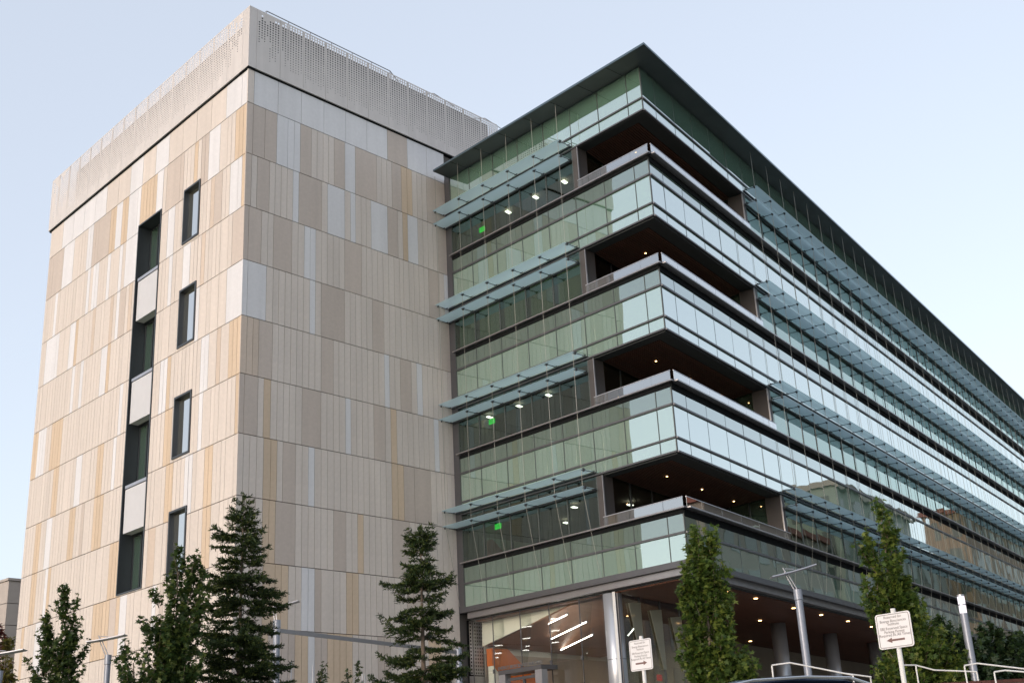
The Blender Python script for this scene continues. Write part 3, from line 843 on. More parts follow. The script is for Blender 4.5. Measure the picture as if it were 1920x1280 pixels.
# blinds drawn behind the second row of windows from the top, a few along the long face
mb = MB()
for i, (a, b_) in enumerate(zip(LE[:5], LE[1:6])):
    mb.fbox(FL, a+0.08, b_-0.08, -3.70-FLH, -1.85-FLH, -0.20, -0.19)
rg = random.Random(5)
for f in range(4):
    for a, b_ in zip(RE[6:-1], RE[7:]):
        if rg.random() < (0.35 if f in (1,) else 0.22):
            dz = rg.uniform(0.4, 1.7)
            mb.fbox(FR_, a+0.08, b_-0.08, -1.85-FLH*f-dz, -1.85-FLH*f, -0.20, -0.19)
mb.build('roller_blinds', 'blind', wing)

# balconies: one per floor at the outer corner
ledge_t = 0.20
for f in range(4):
    b = -FLH*f
    zc = -1.83+b; zf = -3.99+b
    sof = MB()
    # dark border of the soffit
    bo = sof
    def edge(v0, v1, t0, t1, z0, z1): para(bo, t0, t1, v0, v1, z0, z1)
    edge(0.05, 0.62, 0.05, BAL_T, zc-0.02, zc+0.10); edge(0.62, VB, 0.05, 0.55, zc-0.02, zc+0.10)
    bal = sof.build('balcony_soffit', 'soffit_border', wing)
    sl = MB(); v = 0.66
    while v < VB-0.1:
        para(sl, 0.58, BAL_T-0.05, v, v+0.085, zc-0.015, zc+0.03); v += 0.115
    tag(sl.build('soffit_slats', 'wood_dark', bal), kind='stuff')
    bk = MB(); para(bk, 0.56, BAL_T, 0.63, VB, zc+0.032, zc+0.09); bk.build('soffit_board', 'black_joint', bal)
    for t_ in (2.3, 5.25, 8.2):
        q = W(t_, 1.9, zc-0.02)
        lm = MB(); lm.lathe((q.x, q.y, q.z-0.012), [(0.032, 0.0), (0.032, 0.012)], 10); lm.build('downlight', 'lamp_warm', bal)
    # glass upstand with a metal cap
    rail = MB()
    rail.fbox(FL, BAL_S, DW+0.14, -3.44+b, -3.415+b, 0.135, 0.165); rail.fbox(FR_, -0.12, BAL_T+0.02, -3.44+b, -3.415+b, 0.185, 0.215)
    ro = rail.build('balcony_rail', 'alum', wing)
    e = [BAL_S, 9.0, 9.66, 11.24, DW+0.14]
    for a, c in zip(e[:-1], e[1:]): piece('rail_pane', FL, a+0.008, c-0.008, -3.77+b, -3.44+b, 0.145, 0.157, 'glass_rail', ro)
    e = [-0.12, 1.12, 2.77, 4.42, 6.07, 7.72, BAL_T]
    for a, c in zip(e[:-1], e[1:]): piece('rail_pane', FR_, a+0.008, c-0.008, -3.77+b, -3.44+b, 0.195, 0.207, 'glass_rail', ro)
    pm = MB()
    for a in e[1:-1]: pm.fbox(FR_, a-0.02, a+0.02, -3.77+b, -3.44+b, 0.180, 0.194)
    pm.build('rail_post', 'alum', ro)
    # posts at both ends of the opening
    for F, a, c, dp, ta, tb in ((FL, 8.11, 8.37, 0.55, 8.375, 8.40), (FR_, BAL_T, 9.36, 0.7, BAL_T-0.05, BAL_T-0.02)):
        pp = piece('balcony_post', F, a, c, -3.76+b, -1.83+b, -dp, 0.02, 'post_dark', wing)
        mb = MB(); mb.fbox(F, ta, tb, -3.76+b, -1.83+b, -0.02, 0.035); mb.build('post_trim', 'alum', wing)
    # glazed inner walls
    IW = Fr((W(0.3, VB, 0).x, W(0.3, VB, 0).y), dR, nR)
    for k in range(5):
        piece('balcony_window', IW, 0.05+1.75*k, 0.05+1.75*k+1.70, zf+0.02, zc+0.08, -0.05, -0.03, 'glass_inner', wing)
    mb = MB()
    for k in range(6): mb.fbox(IW, 1.75*k, 1.75*k+0.05, zf, zc+0.08, -0.08, 0.0)
    EW = Fr((W(BAL_T, 0.7, 0).x, W(BAL_T, 0.7, 0).y), dL, (-dR.x, -dR.y))
    for a in (0.0, 0.9, 1.9, 2.9): mb.fbox(EW, a, a+0.06, zf, zc+0.08, -0.08, 0.0)
    mb.fbox(EW, 0.0, 2.9, zf+0.95, zf+1.02, -0.08, 0.0)
    tag(mb.build('balcony_frame', 'frame_steel', wing), kind='stuff')
    for a in (0.06, 0.96, 1.96): piece('balcony_window', EW, a, a+0.84 if a < 0.1 else a+0.94, zf+0.02, zc+0.08, -0.06, -0.045, 'glass_spandrel_dark', wing)

# sunshades: two glass shelves per window row on brackets and hanger rods
br = MB()
for f in range(4):
    b = -FLH*f
    for zz in (-1.64, -2.30):
        e = [0.02, 1.70, 3.29, 4.89, 6.49, 8.06]
        for a, c in zip(e[:-1], e[1:]): piece('sunshade_pane', FL, a+0.01, c-0.01, zz+b, zz+b+0.02, 0.11, 0.80, 'shade_glass', wing)
        br.fbox(FL, 0.1, 8.06, zz+b-0.07, zz+b-0.02, 0.02, 0.10)
        for a in e:
            br.fbox(FL, a-0.009, a+0.009, zz+b-0.035, zz+b-0.015, 0.0, 0.70); br.fbox(FL, a-0.10, a+0.10, zz+b-0.02, zz+b-0.004, 0.64, 0.68)
            br.fbox(FL, a-0.09, a+0.09, zz+b-0.02, zz+b-0.004, 0.14, 0.18); br.fbox(FL, a-0.03, a+0.03, zz+b-0.08, zz+b+0.05, 0.63, 0.69)
        e = [BAL_T+0.1] + [x for x in RE if x > BAL_T+0.4]
        for a, c in zip(e[:-1], e[1:]): piece('sunshade_pane', FR_, a+0.01, c-0.01, zz+b, zz+b+0.02, 0.13, 0.70, 'shade_glass', wing)
        br.fbox(FR_, BAL_T+0.1, TEND, zz+b-0.08, zz+b-0.02, 0.02, 0.11)
        for a in e:
            br.fbox(FR_, a-0.010, a+0.010, zz+b-0.035, zz+b-0.015, 0.0, 0.62); br.fbox(FR_, a-0.09, a+0.09, zz+b-0.02, zz+b-0.004, 0.55, 0.60)
            br.fbox(FR_, a-0.10, a+0.10, zz+b-0.03, zz+b-0.004, 0.14, 0.19); br.fbox(FR_, a-0.03, a+0.03, zz+b-0.08, zz+b+0.05, 0.55, 0.61)
tag(br.build('shade_brackets', 'frame_dark', wing), kind='stuff')
for F, E, o in ((FL, [0.12, 1.70, 3.29, 4.89, 6.49, 7.95], 0.66), (FR_, [BAL_T+0.15] + [x for x in RE if x > BAL_T+0.4], 0.58)):
    for a in E:
        mb = MB()
        zl = -2.33-3*FLH
        mb.tube(F.p(a, o, 0.13), F.p(a, o, zl), 0.0085, seg=5)
        mb.tube(F.p(a, o, zl), F.p(a, 0.07, -19.20), 0.0085, seg=5)
        mb.build('hanger_rod', 'steel_rod', wing)

# ceiling lights behind the upper windows
for f, z, pts in ((0, -1.80, [(1.8, 9.3), (1.8, 7.5), (1.8, 5.7)]), (2, -10.95, [(1.83, 11.2), (1.83, 9.3), (1.83, 7.5)]), (3, -15.53, [(4.9, 9.2), (4.8, 5.4), (3.0, 7.3)])):
    for t_, v in pts:
        mb = MB(); para(mb, t_-0.16, t_+0.16, v-0.09, v+0.09, z-0.035, z-0.012); mb.build('ceiling_light', 'lamp_white', wing)

# ---------------- ground floor
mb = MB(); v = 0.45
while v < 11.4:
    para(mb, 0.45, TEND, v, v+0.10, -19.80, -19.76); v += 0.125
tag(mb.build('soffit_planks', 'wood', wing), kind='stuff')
mb = MB(); para(mb, 0.4, TEND, 0.36, 11.7, -19.755, -19.46); mb.build('soffit_board', 'soffit_border', wing)
for k in range(9):
    mb = MB(); q = W(1.75+6.45*k, 3.45, 0) if k else W(0.52, 3.95, 0)
    mb.lathe((q.x, q.y, GZ-0.2), [(0.34, 0.0), (0.34, -19.80+ZO-GZ+0.2)], 24)
    co = mb.build('column', 'column_metal', wing)
    co.data.polygons.foreach_set('use_smooth', [len(p.vertices) == 4 for p in co.data.polygons])
    mb = MB(); mb.lathe((q.x, q.y, GZ+2.75), [(0.344, 0.0), (0.344, 0.02)], 24); mb.build('joint_ring', 'frame_steel', co)
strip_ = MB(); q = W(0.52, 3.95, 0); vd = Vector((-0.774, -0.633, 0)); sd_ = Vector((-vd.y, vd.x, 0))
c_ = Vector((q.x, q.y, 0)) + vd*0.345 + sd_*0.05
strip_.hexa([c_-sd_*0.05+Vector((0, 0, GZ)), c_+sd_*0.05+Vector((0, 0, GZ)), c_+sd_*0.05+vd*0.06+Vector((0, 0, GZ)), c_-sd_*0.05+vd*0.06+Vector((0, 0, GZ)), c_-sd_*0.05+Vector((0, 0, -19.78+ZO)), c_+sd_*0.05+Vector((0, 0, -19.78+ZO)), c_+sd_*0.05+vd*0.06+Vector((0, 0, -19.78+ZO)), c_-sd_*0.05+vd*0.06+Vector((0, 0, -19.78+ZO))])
strip_.build('column_highlight', 'white_paint', wing)  # white strip stands in for the sky highlight on the metal column
lights = [(4.45, 0.75), (6.9, 0.75), (10.9, 0.85), (14.1, 0.9), (17.4, 0.9), (20.6, 0.9), (23.9, 0.9), (19.2, 7.3), (12.8, 3.5), (27.2, 0.9), (33.0, 1.0), (39.0, 1.0), (45.0, 1.0), (51.0, 1.0)]
for t_, v in lights:
    mb = MB(); q = W(t_, v, -19.81)
    mb.lathe((q.x, q.y, q.z-0.012), [(0.075, 0.0), (0.075, 0.012)], 12); mb.build('downlight', 'lamp_warm', wing)
# back wall of the covered walk, partly timber
mb = MB(); para(mb, 9.6, TEND, 8.2, 8.5, GZ-ZO, -19.76); mb.build('back_wall', 'interior_wall', wing)
BW = Fr((W(9.6, 8.2, 0).x, W(9.6, 8.2, 0).y), dR, nR)
for k in range(14):
    piece('wall_board', BW, 0.05+2.4*k, 2.4*k+2.35, GZ-ZO+0.1, -22.6 if k % 3 else -21.2, 0.0, 0.03, 'wood_mid', wing)

# lobby behind glass under the left face
LG = Fr((FL.p(0, -0.35, 0).x, FL.p(0, -0.35, 0).y), -dL, nL)
le = [0.35, 1.58, 3.17, 4.78, 6.39, 7.62]
mb = MB()
for a, c in zip(le[:-1], le[1:]):
    piece('lobby_pane', LG, a+0.01, c-0.01, -21.88, -19.72, -0.02, 0.0, 'glass_lobby', wing)
    if not (a > 1.4 and c < 4.9): piece('lobby_pane', LG, a+0.01, c-0.01, GZ-ZO+0.1, -21.9, -0.02, 0.0, 'glass_lobby', wing)
for a in le:
    mb.fbox(LG, a-0.012, a+0.012, GZ-ZO+0.1, -19.72, -0.03, 0.005)
    if 1 < a < 7:
        mb.fbox(LG, a-0.05, a+0.05, -21.95, -21.80, 0.0, 0.05)
mb.build('lobby_frame', 'frame_steel', wing)
for a in le[1:-1]:
    mb = MB()   # tapered glass fin behind each joint
    P = [LG.p(a, -0.05, -21.95), LG.p(a, -0.22, -21.95), LG.p(a, -0.72, -19.78), LG.p(a, -0.05, -19.78)]
    Q = [p - dL*0.02 for p in P]
    mb.hexa([P[0], P[1], Q[1], Q[0], P[3], P[2], Q[2], Q[3]])
    mb.build('glass_fin', 'glass_lobby', wing)
# glass wall facing the covered walk with pale tapered fins
L2 = Fr((W(0.8, 3.6, 0).x, W(0.8, 3.6, 0).y), dR, nR)
for k in range(4):
    t0 = 0.30 + 1.62*k
    mb = MB()
    P = [L2.p(t0+0.72, 0.03, -22.35), L2.p(t0+0.92, 0.03, -22.35), L2.p(t0+0.92, 0.03, -20.02-0.12*k), L2.p(t0+0.02, 0.03, -20.12-0.12*k)]
    Q = [p - nR*0.03 for p in P]
    mb.hexa([P[0], P[1], Q[1], Q[0], P[3], P[2], Q[2], Q[3]])
    mb.build('glass_fin', 'fin_glass', wing)
    piece('lobby_pane', L2, t0-0.68, t0+0.90, GZ-ZO+0.1, -19.82, -0.06, -0.04, 'glass_inner', wing)
mb = MB()
for k in range(6): mb.fbox(L2, 1.62*k-0.42, 1.62*k-0.39, GZ-ZO+0.1, -19.82, -0.08, 0.0)
mb.build('lobby_frame', 'frame_steel', wing)
# lobby room: white upper wall, sloping timber ceiling, orange stair side, floor
mb = MB(); mb.fbox(TRF, 12.03, 20.5, -21.0, -19.5, 0.02, 0.10); mb.build('lobby_wall', 'interior_white', wing)
mb = MB(); mb.fbox(TRF, 12.03, 20.5, GZ-ZO, -21.0, 0.02, 0.10); mb.build('lobby_wall', 'stone_peach', wing)
mb = MB(); para(mb, 9.4, 9.58, 3.7, 11.6, GZ-ZO, -19.76); mb.build('lobby_wall', 'stone_peach', wing)
mb = MB()
BK = [FL.p(0.28, -0.95, -19.72), FL.p(0.24, -0.95, -20.74), FL.p(5.60, -0.95, -19.76), FL.p(5.60, -0.95, -19.72)]
mb.poly(BK); mb.poly([p - nL*0.06 for p in BK])
for i in range(4): mb.quad(BK[i], BK[(i+1) % 4], BK[(i+1) % 4]-nL*0.06, BK[i]-nL*0.06)
mb.build('bulkhead', 'interior_white', wing)
cA, cB, cC, cD, cE = Vector((12.05, -0.22, -20.72+ZO)), W(0.75, 6.2, -19.86), W(0.75, 3.8, -19.86), W(9.3, 3.8, -20.3), Vector((18.2, -1.0, -21.0+ZO))
mb = MB(); mb.poly([cA, cB, cC, cD, cE]); up = Vector((0, 0, 0.06))
mb.poly([p+up for p in (cA, cB, cC, cD, cE)])
mb.quad(cA, cB, cB+up, cA+up)
mb.build('lobby_ceiling', 'wood_mid', wing, fix=False)
mb = MB()
def xz(pts, y0, y1):
    n = len(mb.v); k = len(pts)
    mb.v += [(x, y0, z+ZO) for x, z in pts] + [(x, y1, z+ZO) for x, z in pts]
    mb.f.append(tuple(range(n, n+k))); mb.f.append(tuple(range(n+2*k-1, n+k-1, -1)))
    for i in range(k):
        j = (i+1) % k; mb.f.append((n+i, n+j, n+k+j, n+k+i))
xz([(11.95, -21.5), (11.95, -20.82), (12.9, -20.82), (16.2, -23.2), (15.6, -24.2)], -0.55, -0.25)
mb.build('stair_side', 'orange', wing)
mb = MB(); xz([(11.96, -24.6), (11.96, -21.52), (15.2, -24.6)], -0.60, -0.30); mb.build('stair_wall', 'interior_white', wing)
mb = MB(); xz([(11.9, -17.5), (11.9, -16.6), (12.2, -16.36), (13.2, -17.1), (13.2, -17.5)], -0.62, -0.40); mb.build('stair_side', 'orange', wing)
mb = MB(); xz([(11.95, -17.6), (11.95, -16.25), (15.6, -16.2), (15.6, -17.6)], -0.30, -0.12); mb.build('stair_wall', 'interior_white', wing)
# perforated metal panels beside the lobby
def perf(F, s0, s1, z0, z1, o, rows_, cols_, name):
    m = MB()
    cw, ch = (s1-s0)/cols_, (z1-z0)/rows_
    for i in range(cols_):
        for j in range(rows_):
            a, c, e, g = s0+cw*i, s0+cw*(i+1), z0+ch*j, z0+ch*(j+1)
            h = 0.24
            ax, cx2, ez, gz = a+cw*h, c-cw*h, e+ch*h, g-ch*h
            p = F.p
            m.quad(p(a, o, e), p(c, o, e), p(cx2, o, ez), p(ax, o, ez)); m.quad(p(c, o, e), p(c, o, g), p(cx2, o, gz), p(cx2, o, ez))
            m.quad(p(c, o, g), p(a, o, g), p(ax, o, gz), p(cx2, o, gz)); m.quad(p(a, o, g), p(a, o, e), p(ax, o, ez), p(ax, o, gz))
    ob = m.build(name, 'frame_light', wing, fix=False)
    return ob
perf(TRF, 11.12, 11.90, -21.85, -19.75, 0.14, 15, 6, 'perforated_panel')
mb = MB(); mb.fbox(TRF, 11.1, 11.92, GZ-ZO, -19.72, 0.02, 0.06); mb.build('panel_backing', 'black_joint', wing)
mb = MB(); mb.fbox(TRF, 11.12, 11.90, GZ-ZO, -21.9, 0.062, 0.14); mb.build('lower_panel', 'frame_light', wing)
mb = MB(); para(mb, 0.4, 20, 3.6, 11.6, GZ-ZO-0.05, GZ-ZO+0.09); mb.build('lobby_floor', 'interior_floor', wing)
# entrance portal
mb = MB()
zt = -21.98
mb.fbox(LG, 2.62, 4.98, zt-0.16, zt, -0.10, 0.75)
po = mb.build('entrance_portal', 'frame_steel', wing)
for a in (2.62, 4.62):
    piece('portal_post', LG, a, a+0.36, GZ-ZO+0.1, zt-0.165, 0.45, 0.74, 'alum', po)
piece('door_leaf', LG, 3.0, 3.78, GZ-ZO+0.12, zt-0.4, 0.5, 0.52, 'glass_lobby', po)
piece('door_leaf', LG, 3.84, 4.6, GZ-ZO+0.12, zt-0.4, 0.5, 0.52, 'glass_lobby', po)
mb = MB()
mb.fbox(LG, 2.98, 4.62, zt-0.40, zt-0.30, 0.46, 0.56)
mb.fbox(LG, 3.78, 3.84, GZ-ZO+0.1, zt-0.41, 0.46, 0.56)
mb.build('door_frame', 'frame_steel', po)

# ---------------- lettering helper (flat meshes from the built-in font)
def text_mesh(txt, size, mat, extrude=0.0, align='CENTER', spacing=1.0):
    cu = bpy.data.curves.new('txt', 'FONT'); cu.body = txt; cu.size = size; cu.extrude = extrude
    cu.align_x = align; cu.align_y = 'CENTER'; cu.resolution_u = 2; cu.space_character = spacing
    o = bpy.data.objects.new('txt', cu); COL.objects.link(o)
    dg = bpy.context.evaluated_depsgraph_get()
    me = bpy.data.meshes.new_from_object(o.evaluated_get(dg))
    bpy.data.objects.remove(o); bpy.data.curves.remove(cu)
    me.materials.clear(); me.materials.append(MATS[mat])
    return me
def put_text(name, me, origin, right, up, parent):
    o = bpy.data.objects.new(name, me); COL.objects.link(o); o.parent = parent
    r, u = Vector(right).normalized(), Vector(up).normalized(); n = r.cross(u)
    m = Matrix((r, u, n)).transposed().to_4x4()
    m.translation = Vector(origin) - wpos(parent)
    o.matrix_local = m
    return o
tm = text_mesh('ENERGY BIOSCIENCES BUILDING', 0.165, 'letter_metal', 0.012)
put_text('lettering', tm, LG.p(3.8, 0.72, zt+0.085), -dL, (0, 0, 1), po)

# exit signs hanging from the ceilings
def exit_sign(p, right, mat, mat2, w_, h_, label):
    r = Vector(right).normalized(); n = r.cross(Vector((0, 0, 1)))
    base = Vector(p)
    root = empty('exit_sign', base, label, 'exit sign')
    mb = MB(); c = base
    q = [c - r*w_/2 - n*0.02, c + r*w_/2 - n*0.02, c + r*w_/2 + n*0.02, c - r*w_/2 + n*0.02]
    mb.hexa([*q, *[x+Vector((0, 0, h_)) for x in q]]); mb.build('sign_box', mat, root)
    put_text('lettering', text_mesh('EXIT', h_*0.75, mat2), c + n*0.024 + Vector((0, 0, h_/2)), r, (0, 0, 1), root)
    mb = MB(); mb.tube(c+Vector((0, 0, h_)), c+Vector((0, 0, h_+0.16)), 0.012, seg=6); mb.build('stem', 'frame_steel', root)
plain('exit_text', (0.01, 0.25, 0.03), 0.5)
plain('exit_text_red', (0.9, 0.85, 0.8), 0.5)
for q, lb in ((W(1.72, 11.03, -2.16), 'glowing green exit sign behind the topmost row of windows'),
              (W(1.80, 11.04, -11.32), 'glowing green exit sign behind the third row of windows from the roof'),
              (W(1.97, 11.10, -15.88), 'glowing green exit sign above the orange stair side, lowest of the green ones')):
    exit_sign(q, -dL, 'exit_green', 'exit_text', 0.36, 0.22, lb)
exit_sign(L2.p(3.4, -0.6, -22.66), dR, 'exit_red', 'exit_text_red', 0.36, 0.22, 'small red exit sign in the lobby beside the parking sign')

# linear lamps in the lobby
for (ta, va, za), (tb, vb, zb), lb in (((1.72, 8.3, -20.22), (0.45, 6.2, -20.22), 'bright slanting tube lamp in the lobby, topmost of three'),
                                       ((3.03, 9.15, -20.6), (0.55, 5.3, -20.6), 'bright slanting tube lamp in the lobby, middle one of three'),
                                       ((5.36, 10.62, -20.8), (2.41, 6.35, -20.8), 'bright slanting tube lamp in the lobby, lowest of three'),
                                       ((4.15, 5.69, -20.8), (2.1, 3.9, -20.8), 'bright slanting tube lamp right of the big round column')):
    A, B = W(ta, va, za), W(tb, vb, zb)
    root = empty('tube_lamp', (A+B)/2, lb, 'lamp', 'tube lamps in the lobby')
    mb = MB(); mb.tube(A, B, 0.021, seg=8); mb.build('tube', 'lamp_tube', root)
    mb = MB()
    for P in (A, B):
        mb.tube(P-Vector((0, 0, 0.03)), P+Vector((0, 0, 0.04)), 0.035, seg=8)
        mb.tube(P+Vector((0, 0, 0.04)), P+Vector((0, 0, 0.25)), 0.006, seg=5)
    mb.build('end_cap', 'frame_steel', root)

# ------------------------------------------------------------------ buildings across the street (seen mirrored in the long glass face)
def street_block(t0, t1, o0, o1, zt, mat, roofmat, rows_, cols_, label):
    F = Fr(FR_.p(0, o0, 0), dR, -nR)
    c = F.p((t0+t1)/2, -(o1-o0)/2, 0)
    root = empty('street_building', (c.x, c.y, ground_z(c.x, c.y)-0.2), label, 'building', 'buildings across the street')
    zb = ground_z(c.x, c.y) - 0.3 - ZO; z1 = zt - ZO
    mb = MB(); mb.fbox(F, t0, t1, zb, z1, -(o1-o0), 0.0); mb.build('wall', mat, root)
    mb = MB(); mb.fbox(F, t0-0.5, t1+0.5, z1, z1+0.7, -(o1-o0)-0.5, 0.5); ro = mb.build('roof', roofmat, root)
    mb = MB()
    for a in (0.25, 0.6): mb.fbox(F, t0+(t1-t0)*a, t0+(t1-t0)*a+3.0, z1+0.7, z1+2.6, -5.0, -2.0)
    mb.build('plant_box', mat, ro)
    cw = (t1-t0)/cols_; rh = (z1-zb-2.0)/rows_
    for i in range(cols_):
        for j in range(rows_):
            w_ = piece('window', F, t0+cw*(i+0.22), t0+cw*(i+0.78), zb+2.0+rh*j+0.5, zb+2.0+rh*j+rh*0.75, -0.02, 0.06, 'far_window', root)
    # the face turned to the building's end
    E = Fr(F.p(t0, 0, 0), nR, -dR); n = max(2, int((o1-o0)/5)); cw = (o1-o0)/n
    for i in range(n):
        for j in range(rows_):
            piece('window', E, cw*(i+0.25), cw*(i+0.75), zb+2.0+rh*j+0.5, zb+2.0+rh*j+rh*0.75, -0.02, 0.06, 'far_window', root)
street_block(14, 66, 31, 47, 22.0, 'far_grey', 'street_stone', 4, 11, 'long low grey building mirrored in the lowest glass band')
street_block(68, 101, 31, 38, 27.0, 'street_stone', 'far_tile', 5, 8, 'stone building with flat roof mirrored left of the gap of sky')
street_block(104, 134, 30, 36, 34.5, 'far_grey', 'street_stone', 7, 7, 'tall grey building mirrored behind the twin peaked maple')
street_block(136, 158, 32, 37, 30.5, 'street_stone', 'far_tile', 6, 5, 'narrow stone building mirrored below the bright gap of sky')
street_block(163, 240, 30, 36, 40.5, 'far_brown', 'far_tile', 8, 16, 'brown building with tiled roof mirrored at the right edge of the glass')

# far stone building past the tower's left edge
fb = empty('background_building', (11.5, 42.9, 3.1), 'distant pink grey stone building past the left edge of the tall block', 'building')
BL = Fr((11.5, 42.9), (math.sin(R(-2)), math.cos(R(-2))), (-1, 0)); BR = Fr((11.5, 42.9), (1, 0), (0, -1))
mb = MB(); mb.box(11.56, 30, 42.96, 70, 3.0, 16.4); mb.build('wall_core', 'joint_dark', fb)
zrow = [3.2, 5.6, 8.0, 10.2, 12.2, 13.6, 15.0, 16.45]
for j, (a, c) in enumerate(zip(zrow[:-1], zrow[1:])):
    for i in range(5): piece('stone_panel', BL, 0.01+2.4*i, 2.4*i+2.38, a+0.02-ZO, c-0.02-ZO, -0.05, 0.0, 'far_stone' if j > 3 else 'stone_tan', fb)
    for i in range(3):
        if i == 1 and j in (4, 5): continue
        x0 = [0.01, 1.05, 2.35][i]; x1 = [1.03, 2.33, 5.0][i]
        piece('stone_panel', BR, x0, x1, a+0.02-ZO, c-0.02-ZO, -0.05, 0.0, 'far_stone' if j > 3 else 'stone_tan', fb)
piece('window', BR, 1.06, 2.32, 12.25-ZO, 14.95-ZO, -0.1, -0.08, 'glass_vision', fb)
mb = MB(); mb.fbox(BR, -0.3, 6, 12.05-ZO, 12.25-ZO, -0.1, 0.25); mb.fbox(BL, -0.1, 14, 12.05-ZO, 12.25-ZO, -0.1, 0.25); mb.build('ledge', 'far_stone', fb)
mb = MB(); mb.fbox(BR, -0.1, 6, 16.46-ZO, 16.62-ZO, -0.3, 0.08); mb.fbox(BL, 0.0, 14, 16.46-ZO, 16.62-ZO, -0.3, 0.08); mb.build('coping', 'far_stone', fb)

# ------------------------------------------------------------------ plants
def leaves_mesh(name, P, D, S, mat, parent, rg, shape='maple', droop=0.5):
    """P centres, D preferred directions, S sizes: one mesh of leaf-sized faces"""
    n = len(P)
    if shape == 'maple': sh = np.array([(0, 0), (.42, .02), (.20, .30), (.55, .62), (.13, .60), (0, 1.15), (-.13, .60), (-.55, .62), (-.20, .30), (-.42, .02)])
    elif shape == 'oval': sh = np.array([(0, 0), (.28, .35), (.22, .75), (0, 1.0), (-.22, .75), (-.28, .35)])
    else: sh = np.array([(-.5, 0), (.5, 0), (.28, 1.0), (-.28, 1.0)])
    k = len(sh)
    ax = D + rg.normal(0, 0.45, (n, 3)); ax[:, 2] -= droop*0.6
    ax /= np.linalg.norm(ax, axis=1)[:, None]+1e-9
    nn = rg.normal(0, 0.55, (n, 3)); nn[:, 2] += 0.9
    sd = np.cross(ax, nn); sd /= np.linalg.norm(sd, axis=1)[:, None]+1e-9
    V = P[:, None, :] + (sd[:, None, :]*sh[None, :, 0, None] + ax[:, None, :]*(sh[None, :, 1, None]-0.3))*S[:, None, None]
    V = V.reshape(-1, 3) - np.array(wpos(parent))
    me = bpy.data.meshes.new(name)
    me.vertices.add(n*k); me.vertices.foreach_set('co', V.astype(np.float32).ravel())
    me.loops.add(n*k); me.loops.foreach_set('vertex_index', np.arange(n*k, dtype=np.int32))
    me.polygons.add(n); me.polygons.foreach_set('loop_start', np.arange(0, n*k, k, dtype=np.int32))
    me.polygons.foreach_set('loop_total', np.full(n, k, dtype=np.int32))
    me.update(calc_edges=True); me.validate()
    me.materials.append(MATS[mat])
    o = bpy.data.objects.new(name, me); COL.objects.link(o); o.parent = parent
    return o

def maple(base, leaders, label, mat, seed, leaf=0.13, dens=1.0, group='leafy trees', trunk_r=0.05, cat='tree', name='maple_tree', stake=False):
    """leaders: (dx, dy, z0, z1, radius) columns of foliage in world heights"""
    rg = np.random.default_rng(seed)
    base = Vector(base)
    root = empty(name, base, label, cat, group)
    tr = MB()
    ztop = max(l[3] for l in leaders)
    mx_, my_ = leaders[0][0]*0.3, leaders[0][1]*0.3
    zl = min(l[2] for l in leaders)
    segs = 6; prev = base
    for i in range(segs):
        u = (i+1)/segs
        q = Vector((base.x+mx_*u+rg.normal(0, .015), base.y+my_*u+rg.normal(0, .015), base.z+(ztop-0.5-base.z)*u))
        tr.tube(prev, q, trunk_r*(1-0.8*(i/segs)), trunk_r*(1-0.8*u), 7, cap=False); prev = q
    P = []; D = []
    for dx, dy, z0, z1, r in leaders:
        h = z1-z0
        nb = int(15*dens*h*(0.5+r))+3
        cx0, cy0 = base.x+dx, base.y+dy
        for k in range(nb):
            u = rg.random()
            prof = min(1.0, 3.2*(1-u)+0.05)**0.65*min(1.0, 2.6*u+0.45)*(1.06-0.22*u)
            a = rg.random()*2*math.pi
            bump = 1+0.25*math.sin(3*a+4*u*h+seed)+0.18*math.sin(11*u+2*a)
            rr = r*prof*bump*rg.uniform(0.45, 1.22)
            e = np.array([cx0+rr*math.cos(a), cy0+rr*math.sin(a), z0+h*u+rg.normal(0, .05)])
            if u > 0.93: e = np.array([cx0+rg.normal(0, .05), cy0+rg.normal(0, .05), z1+rg.uniform(-.12, .06)])
            st = np.array([base.x+dx*0.75, base.y+dy*0.75, max(base.z+0.3, e[2]-0.35-1.1*rr*rg.uniform(0.7, 1.3))])
            mid = st*0.5+e*0.5+np.array([math.cos(a), math.sin(a), -0.3])*rr*0.22
            n = max(5, int(np.linalg.norm(e-st)/0.045))
            ts = np.linspace(0.25, 1.0, n)[:, None]
            cv = st*(1-ts)**2+2*mid*ts*(1-ts)+e*ts**2
            if rg.random() < 0.5:
                for q0, q1 in ((st, mid*0.5+(st+e)*0.25), (mid*0.5+(st+e)*0.25, e)): tr.tube(tuple(q0), tuple(q1), 0.010, 0.005, 4, cap=False)
            m = 3
            pts = np.repeat(cv, m, 0)+rg.normal(0, 0.050, (n*m, 3))
            keep = rg.random(n*m) < 0.85
            pts = pts[keep]
            P.append(pts)
            out = np.array([math.cos(a)*0.7, math.sin(a)*0.7, 0.15])
            D.append(np.repeat(out[None], len(pts), 0)+rg.normal(0, 0.5, (len(pts), 3)))
    P = np.concatenate(P); D = np.concatenate(D)
    S = leaf*(0.6+0.6*rg.random(len(P)))
    tr.build('trunk', 'bark', root)
    leaves_mesh('crown', P, D, S, mat, root, rg)
    if stake:
        mb = MB(); mb.tube((base.x+stake[0], base.y+stake[1], base.z), (base.x+stake[0], base.y+stake[1], base.z+stake[2]), 0.045, seg=8); mb.build('stake', 'wood_stake', root)
    return root

